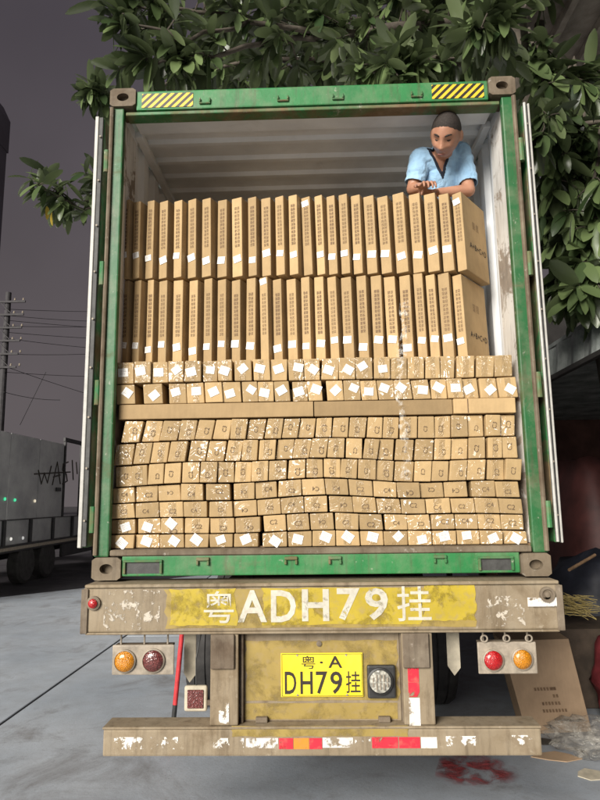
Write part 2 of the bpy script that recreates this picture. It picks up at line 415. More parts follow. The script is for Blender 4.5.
for i in range(len(prof)-1):
    (ya, da), (yb, db) = prof[i], prof[i+1]; za, zb = 4.135+da, 4.135+db
    mb.add([(-1.21, ya, za), (1.21, ya, za), (1.21, yb, zb), (-1.21, yb, zb), (-1.21, ya, za+.003), (1.21, ya, za+.003), (1.21, yb, zb+.003), (-1.21, yb, zb+.003)], [(0,1,2,3), (7,6,5,4)])
mb.build('roof_panel', 'inner_wall', cont)
for s in (-1, 1): B().box(min(s*1.118, s*1.167), max(s*1.118, s*1.167), .335, 11.9, 4.088, 4.1335).build('roof_rail', 'inner_wall', cont, .004)
B().box(-1.2, 1.2, 12.0, 12.1, 1.40, 4.17).build('front_wall', 'inner_wall', cont)
B().box(-1.165, 1.165, .105, 11.99, 1.425, 1.462).build('floor', 'floor_wood', cont)
for s in (-1, 1):
    # top and bottom side rails
    B().box(min(s*1.211, s*1.219), max(s*1.211, s*1.219), .165, 12.0, 4.10, 4.19).build('side_rail', 'green', cont, .004)
    B().box(min(s*1.178, s*1.217), max(s*1.178, s*1.217), .165, 12.0, 1.34, 1.455).build('side_rail', 'green', cont, .004)
    # corner post: outer column, inner return and raised rib
    post = B().box(min(s*1.136, s*1.217), max(s*1.136, s*1.217), .004, .05, 1.42, 4.075).build('corner_post', 'green_post', cont, .008, seg=2)
    B().box(min(s*1.165, s*1.2165), max(s*1.165, s*1.2165), .052, .16, 1.42, 4.075).build('return', 'flaky', post, .004)
    B().box(min(s*1.154, s*1.166), max(s*1.154, s*1.166), .054, .33, 1.463, 4.04).build('inner_lining', 'flaky', post, .003)
    B().tube([(s*1.205, -.004, 1.43), (s*1.205, -.004, 2.6), (s*1.205, -.004, 4.07)], .0135, 8).build('edge_rib', 'casting', post)
    for zz in (1.62, 2.32, 3.02, 3.72):
        B().cyl((s*1.226, -.006, zz-.07), (s*1.226, -.006, zz+.07), .017, n=10).build('hinge_lug', 'green_dirty', post)
    for (z0, z1) in ((4.078, 4.196), (1.30, 1.418)):
        mb = B(); x0, x1 = s*1.062, s*1.219; xa, xb = min(x0, x1), max(x0, x1)
        # casting block with a real oval hole: front plate as ring of quads
        cx, cz = (xa+xb)/2, (z0+z1)/2; n = 24; a_, b_ = .026, .036
        out = []; inn = []
        for k in range(n):
            t = 2*math.pi*k/n; c_, s_ = math.cos(t), math.sin(t)
            q = min((xb-xa)/2/max(abs(c_), 1e-6), (z1-z0)/2/max(abs(s_), 1e-6))
            out.append((cx+q*c_, cz+q*s_)); inn.append((cx+b_*c_ if 1 else 0, cz+a_*s_))
        vs = [(x, -.012, z) for x, z in out] + [(x, -.012, z) for x, z in inn] + [(x, .03, z) for x, z in inn] + [(x, .16, z) for x, z in out]
        fs = []
        for k in range(n):
            j = (k+1) % n
            fs += [(k, j, n+j, n+k), (n+k, n+j, 2*n+j, 2*n+k), (k, 3*n+k, 3*n+j, j)]
        fs += [tuple(range(2*n, 3*n)), tuple(range(3*n, 4*n))]
        mb.add(vs, fs); mb.build('corner_casting', 'casting', cont)
# header with its folded lip, drip flange and cam keepers
hd = B().box(-1.060, 1.060, .0, .09, 4.055, 4.180).build('header', 'green', cont, .008, seg=2)
B().box(-1.126, 1.126, .012, .10, 4.030, 4.052).build('lip', 'green_dirty', hd, .003)
B().box(-1.126, 1.126, .104, .32, 4.098, 4.126).build('door_head_plate', 'inner_wall', hd, .003)
for px in (205, 283, 338, 417):
    p = atY(px, 103, 0).x
    k = B(); k.box(p-.035, p+.035, -.012, -.001, 4.08, 4.090); k.box(p-.035, p-.025, -.014, -.001, 4.091, 4.118); k.box(p+.025, p+.035, -.014, -.001, 4.091, 4.118)
    k.build('cam_keeper', 'green_dirty', hd, .003)
for (xa, xb) in ((142, 193), (432, 484)):
    a0 = atY(xa, 104 if xa < 300 else 96, 0).x; a1 = atY(xb, 104 if xa < 300 else 96, 0).x
    B().box(a0, a1, -.003, -.0005, 4.068, 4.160).build('hazard_sticker', 'hazard', hd)
# rear sill
sl = B().box(-1.060, 1.060, .0, .10, 1.318, 1.424).build('sill', 'green', cont, .006, seg=2)
B().box(-1.125, 1.125, -.010, .102, 1.4245, 1.456).build('threshold', 'casting', sl, .005)
for px in (203, 291, 335, 440):
    p = atY(px, 560, 0).x
    k = B(); k.box(p-.035, p+.035, -.014, -.001, 1.396, 1.414); k.box(p-.035, p-.022, -.016, -.001, 1.372, 1.3955); k.box(p+.022, p+.035, -.016, -.001, 1.372, 1.3955)
    k.build('cam_keeper', 'green_dirty', sl, .003)
for (xa, xb) in ((126, 160), (481, 511)):
    a0 = atY(xa, 570, 0).x; a1 = atY(xb, 566, 0).x
    k = B().box(a0, a1, -.0015, -.0005, 1.332, 1.392); k.build('dark_pocket', 'seal', sl)
    k = B()
    k.box(a0-.014, a1+.014, -.014, -.0008, 1.392, 1.404); k.box(a0-.014, a0, -.014, -.0008, 1.332, 1.3915); k.box(a1, a1+.014, -.014, -.0008, 1.332, 1.3915)
    k.build('pocket_rim', 'green_dirty', sl, .002)
# doors folded right back along the sides: pale lining outward, seals and lock rods on the inside
for s in (-1, 1):
    d = B().box(min(s*1.262, s*1.290), max(s*1.262, s*1.290), .03, 1.17, 1.47, 4.03).build('door', 'green_dirty', cont, .004)
    B().box(min(s*1.2905, s*1.312), max(s*1.2905, s*1.302), .012, .045, 1.468, 4.032).build('seal_strip', 'pale_strip', d, .003)
    B().box(min(s*1.2905, s*1.300), max(s*1.2905, s*1.300), .046, 1.15, 1.49, 4.01).build('lining', 'inner_wall', d)
    B().box(min(s*1.264, s*1.288), max(s*1.264, s*1.288), .014, .029, 1.475, 4.025).build('gasket', 'seal', d, .002)
    xr = s*1.252
    if s > 0: B().tube([(1.268, .004, 1.475), (1.266, .004, 2.8), (1.268, .004, 4.028)], .0085, 8).build('lock_rod', 'pale_strip', d)
    for q in range(9):
        zz = 1.62 + q*.285
        B().cyl((s*1.276, .003, zz-.006), (s*1.276, .013, zz-.006), .006, n=8).build('rivet', 'grey_metal', d)

# ================================================================== CARTONS
MT['mark_ink'] = simple('grey_brown_stamp_ink', (.13, .085, .05), .8, .3, 40, bump=0)
def ordinal(n):
    w = ['first','second','third','fourth','fifth','sixth','seventh','eighth','ninth','tenth','eleventh','twelfth','thirteenth','fourteenth','fifteenth','sixteenth','seventeenth','eighteenth','nineteenth','twentieth','twenty-first','twenty-second','twenty-third','twenty-fourth','twenty-fifth']
    return w[n]
def rowz(y, Y=.08): return atY(313, y, Y).z
MARK = {k: text_mesh(k, .062, 0.0) for k in ('C2', 'C3', 'C4')}
for k in MARK:
    MARK[k].materials.clear(); MARK[k].materials.append(MT['mark_ink'])
stk = bpy.data.meshes.new('sticker'); stk.from_pydata([(-.021,-.0012,-.018),(.021,-.0012,-.018),(.021,-.0012,.018),(-.021,-.0012,.018),(-.021,0,-.018),(.021,0,-.018),(.021,0,.018),(-.021,0,.018)], [],
    [(0,1,2,3),(7,6,5,4),(0,4,5,1),(1,5,6,2),(2,6,7,3),(3,7,4,0)])
stk.materials.append(MT['sticker'])
INK_FAINT = simple('faint_brown_ink', (.17, .105, .06), .8, .3, 60, bump=0)
stl = bpy.data.meshes.new('sticker_print'); vv = []; ff = []
for r_ in range(4):
    b = len(vv); z = .010 - r_*.006; w_ = (.013, .015, .009, .012)[r_]
    vv += [(-.015, -.0015, z), (-.015+2*w_, -.0015, z), (-.015+2*w_, -.0015, z+.0022), (-.015, -.0015, z+.0022)]; ff.append((b, b+1, b+2, b+3))
stl.from_pydata(vv, [], ff); stl.materials.append(simple('pale_grey_print', (.45, .40, .37), .7, .2, 60, bump=0))
def sticker(o, x, z, ang, y=-.0005, big=1.0):
    st = bpy.data.objects.new('sticker', stk); COL.objects.link(st); st.parent = o
    st.location = (x, y, z); st.rotation_euler = (0, ang, 0); st.scale = (big, 1, big)
    pr = bpy.data.objects.new('sticker_print', stl); COL.objects.link(pr); pr.parent = st
    return st
def carton(name, w, h, d, mat, shear=0.0, jit=.003, bev=.005, zc=None):
    me = bpy.data.meshes.new(name)
    j = lambda: random.uniform(-jit, jit)
    vs = []
    for z in (0, h):
        sh = math.tan(shear)*(z-h/2)
        for (x, y) in ((-w/2, 0), (w/2, 0), (w/2, d), (-w/2, d)):
            zo = 0 if zc is None else zc[(2 if z else 0) + (1 if x > 0 else 0)]
            vs.append((x+sh+j()*.5, y + (j()*.3 if y == 0 else 0), z + zo + (-abs(j()) if z else 0)))
    me.from_pydata(vs, [], [(0,3,2,1),(4,5,6,7),(0,1,5,4),(1,2,6,5),(2,3,7,6),(3,0,4,7)])
    bm = bmesh.new(); bm.from_mesh(me)
    # the front face is pushed out a touch like a soft filled box
    fr = [f for f in bm.faces if f.calc_center_median().y < d*.2]
    r = bmesh.ops.poke(bm, faces=fr)
    for v in r['verts']: v.co.y -= random.uniform(.0, .002)
    ed = [e for e in bm.edges if len(e.link_faces) == 2 and e.calc_face_angle(0) > rad(40)]
    bmesh.ops.bevel(bm, geom=ed, offset=bev, segments=2, affect='EDGES', profile=.55)
    bmesh.ops.recalc_face_normals(bm, faces=bm.faces)
    bm.to_mesh(me); bm.free(); me.materials.append(MT[mat])
    return me
YF = .075
WAVE = {0: 0, 1: .007, 2: .012, 3: .016, 4: .018, 5: .013, 6: .008, 7: 0, 8: 0, 9: .003, 10: 0}
def wav(k, x): return WAVE[k]*(math.sin(x*3.1+.8+.25*k) + .55*math.sin(x*7.3+2.0-.2*k))*.75
LEV = dict(I=0, H=1, G=2, F=3, E=4, D=5, C=6, B=8, A=9)
def small_row(key, centers, ytop, ybot, ym, wmax, lean, depth, mark, rotm, stickers, film, rowphrase, kindphrase):
    z0, z1 = rowz(ybot), rowz(ytop); H = z1-z0-.0045
    n = len(centers); X = [atY(c, ym, YF).x for c in centers]
    for i, x in enumerate(X):
        l = x-X[i-1] if i else 9; r_ = X[i+1]-x if i < n-1 else 9
        w = min(l, r_, wmax) - .0035
        w = w if w > .05 else .05
        fr = i/(n-1); ln = rad(lean[0]+(lean[1]-lean[0])*fr + random.uniform(-3.0, 3.0))
        k_ = LEV[key]; g_ = lambda q, xx: wav(q, xx)
        zc = (g_(k_, x-w/2), g_(k_, x+w/2), g_(k_+1, x-w/2), g_(k_+1, x+w/2))
        me = carton('small_carton', w, H, depth, film, ln*.75, .0045, .005, zc)
        H0 = H; zmid = sum(zc)/4
        hasst = i in stickers if not isinstance(stickers, bool) else stickers
        mk = mark[i % len(mark)] if mark else None
        desc = 'with white sticker' if hasst else (f'marked {mk}' if mk else 'without sticker')
        lab = f'small {kindphrase} carton {desc}, {ordinal(i)} from left in {rowphrase}'
        o = link('small_carton', me, (x, YF + random.uniform(-.012, .014), z0))
        tag(o, lab, 'carton', 'small cartons stacked in the container')
        o.rotation_euler = (0, ln*.10 + random.uniform(-.010, .010), random.uniform(-.03, .03))
        if hasst:
            sticker(o, random.uniform(-.012, .014), H*.5+zmid+random.uniform(-.012, .012), random.choice((-1, 1))*random.uniform(.03, .75), -.0022, random.uniform(1.15, 1.38))
        if mk and not (hasst and key == 'I'):
            t = bpy.data.objects.new('printed_mark', MARK[mk]); COL.objects.link(t); t.parent = o
            t.location = (random.uniform(-.01, .016), -.0028, H*.5 + zmid + (random.uniform(-.018, .004) if not hasst else -.03))
            t.rotation_euler = (rad(90), rotm + random.uniform(-.12, .12) + (math.pi if random.random() < .25 else 0), 0)
            q = random.uniform(.46, .62); t.scale = (q, q, q)
        if key in 'ABFGHI' and random.random() < .6 or key in 'CDE' and random.random() < .4:
            # strip of clear packing tape round the front
            tw_, zb_ = min(w*.34, .045), .004; xo = random.uniform(-.008, .008); sk_ = math.tan(ln*.75)
            tp_ = B().add([(xo-tw_/2 - sk_*(H/2-zb_), -.0018, zb_+zmid), (xo+tw_/2 - sk_*(H/2-zb_), -.0018, zb_+zmid), (xo+tw_/2 + sk_*(H/2-.006), -.0018, H-.006+zmid), (xo-tw_/2 + sk_*(H/2-.006), -.0018, H-.006+zmid)], [(0,1,2,3)])
            m_ = bpy.data.meshes.new('tape'); m_.from_pydata([tuple(v) for v in tp_.v], [], tp_.f); m_.materials.append(MT['tape'])
            to = bpy.data.objects.new('tape', m_); COL.objects.link(to); to.parent = o
rows = {}
A_ = [125,143,160,176,193,210,225,243,262,279,296,312,330,347,364,382,399,416,433,448,466,486,504]
B_ = [126,153,177,195,214,232,250,266,282,300,315,335,352,369,386,403,421,439,455,471,489,508]
C_ = [132.5,152,170,188,205,222.5,239,256,274,291,307,324,340.5,357.5,375,391,408.5,426,442.7,459.5,476,493,508]
D_ = [124,143,160,178,198,216,234,250,267.5,285,302,319,336,354,371,386,404,424,442.7,460,477,495,510]
E_ = [123,139.5,156.5,173,191,209,226,243,260,278,297,314.5,332,349,367,385,404,422.7,440,458,476.5,496,513]
F_ = [124,146.5,169,192,218,244,266,290,313.5,337,361,385,408.7,432,456,484,508]
G_ = [123,147,171,195,221,245,269,292.5,316,341,365,389,413,438,463,487,511]
H_ = [123,149,172,197,222,248,275,298,322,347,371,396,419,443,467,490,513]
I_ = [122.5,147,172,197,221,246,275,300,324,348,372,396,420,444.7,468.7,491.6,516]
small_row('A', A_, 357.5, 380, 370, .112, (-1, 4), .30, None, 0, set(range(16)), 'carton_film', 'the row below the tall cartons', 'taped')
small_row('B', B_, 380, 401, 390, .112, (-4, -5), .30, None, 0, True, 'carton_film', 'the row atop the flat cartons', 'taped')
small_row('C', C_, 417, 438.5, 428, .108, (13, 3), .28, ['C2', 'C3'], rad(-83), set(), 'carton_film', 'the row below the flat cartons', 'film-wrapped')
small_row('D', D_, 438.5, 460, 449, .110, (11, 3), .28, ['C3', 'C2', 'C2'], rad(-85), set(), 'carton_film', 'the second row below flat cartons', 'film-wrapped')
small_row('E', E_, 460, 481, 470, .112, (1, 6), .28, ['C2', 'C3'], rad(-88), set(), 'carton_film', 'the third row below flat cartons', 'film-wrapped')
small_row('F', F_, 481, 498, 490, .138, (-2, -4), .28, ['C4', 'C2', 'C4'], 0, set(), 'carton_film', 'the fourth row from the bottom', 'wide')
small_row('G', G_, 498, 514.5, 506, .138, (-2, -4), .28, ['C2', 'C4'], 0, set(), 'carton_film', 'the third row from the bottom', 'wide')
small_row('H', H_, 514.5, 531, 523, .138, (-1, -3), .28, ['C2', 'C2', 'C4'], 0, {0, 1, 2}, 'carton_film', 'the second row from the bottom', 'wide')
small_row('I', I_, 531, 546.2, 539, .138, (0, -2), .28, None, 0, True, 'carton_film', 'the bottom row', 'wide')

# three long flat cartons laid across
zf0, zf1 = rowz(417)+.003, rowz(401)-.003
for (xa, xb, yo, lab) in ((119, 313.4, 0, 'long flat brown carton laid across the load, leftmost of three'),
                          (314.2, 452.5, .004, 'long flat brown carton laid across the load, middle one under the film strip'),
                          (453.2, 515, -.012, 'short paler end of a long flat carton, rightmost of three')):
    a0, a1 = atY(xa, 409, YF).x, atY(xb, 409, YF).x
    me = carton('flat_carton', a1-a0, zf1-zf0, .34, 'carton_flat' if xa < 450 else 'carton', 0, .002, .004)
    o = tag(link('flat_carton', me, ((a0+a1)/2, YF-.006+yo, zf0)), lab, 'carton', 'long flat cartons across the load')
    if xa > 450:
        B().box(a0+.075, a0+.079, YF-.0235, YF-.022, zf0+.004, zf1-.004).build('seam', INK_FAINT, o)

# tall cartons, each turned a little so its right side shows past its neighbour
T1 = [124,135,147.5,160.5,175.5,189.5,204,219,234,250,263,277.5,291,304.5,318,330,342,354.5,367.5,382,397,413.5,428.5,443.5,457.5]
T2 = [123,134.5,147.5,160,174.5,190,205,219,233,247.5,262,275,289.5,304,317,331,344.5,359.5,374,388.5,403.5,418,430.5,443,458]
ZA = rowz(357.5) + .004
ZM, ZTOP = atY(313, 275.5, .18).z, atY(313, 195, .18).z
prt = bpy.data.meshes.new('printed_text'); prt.from_pydata([(-.5, 0, 0), (.5, 0, 0), (.5, 0, 1), (-.5, 0, 1)], [], [(0,1,2,3)])
uvl = prt.uv_layers.new(name='UVMap')
for li, uvv in enumerate(((0,0),(1,0),(1,1),(0,1))): uvl.data[li].uv = uvv
prt.materials.append(MT['print'])
for (cs, z0, z1, phr, low) in ((T1, ZM+.003, ZTOP, 'the top tall row', 0), (T2, ZA, ZM, 'the lower tall row', 1)):
    n = len(cs); yy = 235 if not low else 317
    X = [atY(c-1.5, yy, .18).x for c in cs]
    for i, x in enumerate(X):
        pitch = (X[i+1]-x) if i < n-1 else .090
        yaw = rad(23 + random.uniform(-2.5, 2.5)) if i < n-1 else rad(37)
        t = pitch*math.cos(yaw)*(.74+.12*i/n) - .002
        t = max(.050, min(t, .085))
        H = z1-z0-.004+random.uniform(-.014, .003)
        dep = .27 if i < n-1 else .35
        me = carton('tall_carton', t, H, dep, 'carton', random.uniform(-.004, .004), .004, .0045)
        # origin of the front edge: left-front corner at x
        hx = t/2*math.cos(yaw); hy = t/2*math.sin(yaw)
        o = link('tall_carton', me, (x+hx, (.172) + random.uniform(-.008, .008), z0))
        o.rotation_euler = (0, rad(-1.5)*(i/n) * (1 if not low else .8) + random.uniform(-.008, .008), -yaw)
        # yaw about Z: front faces left of the camera, so the right side shows
        where = ordinal(i)
        hi = (not low and i in (13, 24)) or (low and i == 10)
        extra = 'high white sticker' if hi else 'low white sticker'
        if i == n-1: extra = extra.replace(' white', '') + ', side showing'
        tag(o, f'tall carton with {extra}, {where} from left in {phr}', 'carton', 'tall cartons standing on edge')
        zz = H*(.93 if hi else (.245 if not low else .185)) + random.uniform(-.03, .03)
        sticker(o, random.uniform(-.006, .004), zz, random.uniform(-.22, .22), -.0022, 1.22 if t > .06 else 1.05)
        p = bpy.data.objects.new('printed_text', prt); COL.objects.link(p); p.parent = o
        p.location = (0, -.0030, H*(.36 if not low else .30)); p.scale = (t*.52, 1, H*(.52 if not hi else .5))
        if i == n-1:
            side_x = t/2 + .0015
            for (bd, zq, sz, nm) in (('A+B+C+D', H*.30, .052, 'hand_lettering'),):
                tm = text_mesh(bd, sz, .0004, 1.12); tm.materials.clear(); tm.materials.append(MT['ink'])
                q = bpy.data.objects.new(nm, tm); COL.objects.link(q); q.parent = o
                q.location = (side_x, dep*.56, zq if low else H*.36); q.rotation_euler = (rad(90), 0, rad(90))
            p2 = bpy.data.objects.new('printed_text', prt); COL.objects.link(p2); p2.parent = o
            p2.location = (side_x, dep*.5, H*.6); p2.rotation_euler = (0, rad(0), rad(90)); p2.scale = (.10, 1, .05)
# unseen cartons added behind the front rows to bounce sunlight onto the ceiling
for k, (xa, xb) in enumerate(((-1.13, -.62), (-.61, -.10), (-.09, .30))):
    for q, (z0, z1) in enumerate(((1.464, 2.52), (2.524, 3.53))):
        me = carton('unseen_large_carton', xb-xa, z1-z0, .85, 'carton', 0, .002, .004)
        tag(link('unseen_large_carton', me, ((xa+xb)/2, .62, z0)), f'unseen large carton added behind the tall rows, {["bottom", "top"][q]} of the {["left", "middle", "right"][k]} stack', 'carton', 'cartons hidden behind the front rows')
# cartons under the man's knees, behind the front rows
for k, (xa, xb, z0, z1) in enumerate(((.32, 1.14, 1.464, 2.03), (.34, 1.12, 2.034, 2.60))):
    me = carton('unseen_large_carton', xb-xa, z1-z0, .75, 'carton', 0, .002, .004)
    tag(link('unseen_large_carton', me, ((xa+xb)/2, .58, z0)), ['large carton on the container floor behind the front rows', 'large carton behind the front rows, under the man\'s knees'][k], 'carton')
# strip of clear film hanging down over the front of the load
mb = B(); cols = 7; path = []
for k in range(41):
    y = 300 + k*4.5
    Yp = .135 if y < 352 else (.135-(y-352)/10*.09 if y < 362 else .045)
    path.append((401.5 + 3.0*math.sin(y*.045) + (y-300)*.012, y, Yp-.004))
vs = []
for i, (px, py, Yp) in enumerate(path):
    c = atY(px, py, Yp); w = .048 + .018*math.sin(i*.7)
    for k in range(cols):
        u = k/(cols-1)-.5
        vs.append((c.x+u*w, Yp - .006*abs(math.sin(k*2.3+i*.9)) - .004*math.sin(i*1.7+k), c.z))
fs = [(i*cols+k, i*cols+k+1, (i+1)*cols+k+1, (i+1)*cols+k) for i in range(40) for k in range(cols-1)]
mb.add(vs, fs); fo = mb.build('film_strip', 'film', None, smooth=True)
tag(fo, 'clear crinkled strip of packing film hanging over the carton fronts', 'film')

# ================================================================== TRAILER
tr = thing('semi_trailer', (0, 3, 0), 'dusty brown semi-trailer chassis with yellow plate under the container', 'trailer')
YB = -.10
def px_x(px, py, Y=YB): return atY(px, py, Y).x
def px_z(px, py, Y=YB): return atY(px, py, Y).z
# rear cross beam: channel with rolled top lip and end plates
beam = B().box(-1.225, 1.225, YB, .12, 1.052, 1.272).build('rear_beam', 'beam', tr, .008, seg=2)
B().box(-1.215, 1.215, YB-.012, .125, 1.2725, 1.290).build('top_lip', 'beam', beam, .004)
B().box(-1.205, 1.205, YB-.006, .11, 1.040, 1.0515).build('bottom_lip', 'beam', beam, .003)
for s in (-1, 1):
    B().box(min(s*1.196, s*1.232), max(s*1.196, s*1.232), YB-.010, YB-.0005, 1.046, 1.268).build('end_plate', 'beam_dark', beam, .003)
def paint_blob(name, mat, parent, xa, xb, ya, yb, Y, seed, th=.0012, amp=.012):
    """painted patch with an uneven outline"""
    rr = random.Random(seed); z0, z1 = px_z((xa+xb)/2, yb, Y), px_z((xa+xb)/2, ya, Y); x0, x1 = px_x(xa, ya, Y), px_x(xb, ya, Y)
    pts = []; n = 14
    for k in range(n): pts.append((x0+(x1-x0)*k/n, z0 + rr.uniform(0, .006)))
    for k in range(7): pts.append((x1 + rr.uniform(-amp, amp), z0+(z1-z0)*k/7))
    for k in range(n): pts.append((x1-(x1-x0)*k/n, z1 - rr.uniform(0, .006)))
    for k in range(7): pts.append((x0 + rr.uniform(-amp, amp), z1-(z1-z0)*k/7))
    return MB().prism_xz(pts, Y-th, Y-.0002).build(name, mat, parent)
paint_blob('painted_panel', 'yellow_faded', beam, 166, 474, 588, 628, YB, 1)
paint_blob('painted_patch', 'yellow_paint', beam, 170, 236, 588.5, 626, YB-.0015, 2)
paint_blob('painted_patch', 'yellow_paint', beam, 422, 474, 584, 621, YB-.0015, 3)
paint_blob('painted_patch', 'yellow_paint', beam, 262, 420, 587, 625, YB-.0015, 4)
for ch, xa, xb, ya, yb in (('粤', 204, 234, 591, 623), ('A', 238, 267, 590, 622), ('D', 271, 296, 590, 622), ('H', 302, 329, 589, 621), ('7', 337, 360, 588, 620), ('9', 365, 388, 588, 620), ('挂', 397, 431, 586, 621)):
    xm = (xa+xb)/2
    fit_text('stencilled_character', ch, 'stencil', beam, px_x(xa, 605), px_x(xb, 605), px_z(xm, yb), px_z(xm, ya), YB-.003, .022 if ord(ch) < 200 else .004)
for (xa, xb, ya, yb, m) in ((104, 160, 590, 630, 'paint_chips'), (486, 524, 596, 626, 'paint_chips'), (527, 556, 597, 606, 'tape_white')):
    xm = (xa+xb)/2
    decal('reflective_tape', m, beam, px_x(xa, 605), px_x(xb, 605), px_z(xm, yb), px_z(xm, ya), YB-.0008 if xa < 500 else YB-.0125)
# end marker lamps
c = atY(94, 603, YB); mk_ = B().lathe((c.x, YB, c.z), (0,-1,0), [(.036, 0), (.036, .012), (.028, .016)], 16).build('marker_base', 'beam_dark', beam, 0)
B().lathe((c.x, YB-.016, c.z), (0,-1,0), [(.024, 0), (.023, .008), (.014, .015), (.002, .018)], 16).build('lens', 'redlens', mk_, smooth='auto')
c = atY(546, 594, YB); B().lathe((c.x, YB-.010, c.z), (0,-1,0), [(.038, 0), (.038, .014), (.026, .014), (.024, .004), (.016, .004), (.014, .014), (.001, .016)], 18).build('marker_base', 'beam_dark', beam)
# tail-lamp brackets
def lamp_bracket(xa, xb, ya, yb, lamps, rings, Y):
    xm, ym = (xa+xb)/2, (ya+yb)/2
    x0, x1, z0, z1 = px_x(xa, ym, Y), px_x(xb, ym, Y), px_z(xm, yb, Y), px_z(xm, ya, Y)
    br = B().box(x0, x1, Y, Y+.012, z0, z1).build('lamp_bracket', 'grey_metal', tr, .006, seg=2)
    B().box(x0+.01, x1-.01, Y+.0125, Y+.06, z1-.012, z1+.0).build('bracket_fold', 'beam_dark', br, .002)
    for k in range(3):
        xx = x0 + (x1-x0)*(.12+.38*k)
        zt = 1.0395
        if rings:
            pts = [(xx+.016*math.cos(t), Y-.004, z1+.018+.016*math.sin(t)) for t in [2*math.pi*q/14 for q in range(15)]]
            B().tube(pts, .0045, 6).build('eye_bolt', 'grey_metal', br)
        B().cyl((xx, Y+.02, z1-.014), (xx, Y+.02, zt), .005, n=8).build('hanger', 'grey_metal', br)
    for (px, py, r, m) in lamps:
        c = atY(px, py, Y)
        lp = B().lathe((c.x, Y, c.z), (0,-1,0), [(r+.008, 0), (r+.008, .010), (r+.002, .014), (r+.001, .006)], 24).build('lamp', 'grey_metal', br, smooth='auto')
        B().lathe((c.x, Y-.006, c.z), (0,-1,0), [(r, 0), (r, .006), (r*.8, .016), (r*.45, .021), (.001, .022)], 24).build('lens', m, lp, smooth='auto')
    return br
lamp_bracket(112, 174, 645, 675, [(125, 661, .050, 'amber'), (153.5, 660.5, .052, 'redlens_dull')], False, -.06)
lamp_bracket(478, 537, 642, 674, [(493, 660, .046, 'redlens'), (522, 659, .046, 'amber')], True, -.06)
# under-run guard: legs and lower beam
z0g, z1g = .462, .600
gb = B().box(-1.095, 1.075, YB-.005, .03, z0g, z1g-.012).build('guard_beam', 'beam', tr, .010, seg=2)
B().box(-1.098, 1.078, YB-.010, .036, z1g-.0115, z1g).build('top_lip', 'beam', gb, .003)
paint_blob('painted_edge', 'yellow_faded', gb, 232, 408, 725.5, 737, YB-.0055, 8, amp=.004)
tapes = [(114, 178, 737, 749, 'tape_worn'), (208, 244, 738, 748, 'tape_worn'), (246, 278, 738, 748, 'tape_white'), (279, 293, 738, 749, 'tape_red'), (293.6, 309, 738, 749, 'tape_orange'), (309.6, 322, 738, 749, 'tape_red'),
         (322.6, 353, 737.5, 747.5, 'tape_white'), (355, 371, 737.5, 747.5, 'tape_worn'), (372, 398, 737, 748, 'tape_red'), (399, 420, 737, 748, 'tape_red'), (421, 437, 737, 748, 'tape_white'), (446, 476, 736, 746, 'tape_worn'), (508, 534, 735, 745, 'tape_worn')]
for (xa, xb, ya, yb, m) in tapes:
    xm = (xa+xb)/2
    decal('reflective_tape', m, gb, px_x(xa, 742, YB-.005), px_x(xb, 742, YB-.005), px_z(xm, yb, YB-.005), px_z(xm, ya, YB-.005), YB-.0058)
for (xa, xb) in ((210, 238), (403, 434)):
    x0, x1 = px_x(xa, 680), px_x(xb, 680)
    lg = B().box(x0, x1, YB+.004, .05, .602, 1.0385).build('guard_leg', 'beam', tr, .006, seg=2)
    B().box(x0+.004, x1-.018, YB-.012, YB+.003, .872, 1.0385).build('gusset_plate', 'beam_dark', lg, .004)
    if xa > 300:
        xm = 414; segs = ((668, 682, 'tape_red'), (682.5, 697, 'tape_red'), (698, 727, 'tape_white'))
        for (ya, yb, m) in segs: decal('reflective_tape', m, lg, px_x(408.5, 690), px_x(419.5, 690), px_z(xm, yb), px_z(xm, ya), YB+.0032)
    else:
        decal('reflective_tape', 'tape_worn', lg, px_x(219, 690), px_x(229, 690), px_z(224, 731), px_z(224, 682), YB+.0032)
# number-plate panel
YP = -.03
pa = [px_x(244, 680, YP), px_x(400.5, 680, YP), px_z(322, 721, YP), 1.036]
pn = B().box(pa[0], pa[1], YP, YP+.02, pa[2], pa[3]).build('plate_panel', 'beam', tr, .003)
fr = B()
for (x0, x1, z0, z1) in ((pa[0]-.012, pa[0], pa[2], pa[3]), (pa[1], pa[1]+.012, pa[2], pa[3]), (pa[0]-.012, pa[1]+.012, pa[2]-.012, pa[2]-.0005)):
    fr.box(x0, x1, YP-.03, YP+.018, z0, z1)
fr.build('panel_frame', 'beam_dark', pn, .002)
decal('painted_band', 'yellow_faded', pn, pa[0]+.004, pa[1]-.02, px_z(322, 719, YP), px_z(322, 703, YP), YP-.0005)
paint_blob('painted_patch', 'yellow_faded', pn, 246, 397, 640, 701, YP-.0006, 12)
for px in (262, 384):
    x = px_x(px, 716, YP); B().box(x-.03, x+.03, YP-.03, YP-.002, pa[2]+.0005, pa[2]+.026).build('clip', 'beam_dark', pn, .003)
c = atY(319, 643.5, YP); B().lathe((c.x, YP, c.z), (0,-1,0), [(.014, 0), (.014, .008), (.006, .010)], 10).build('bolt', 'beam_dark', pn)
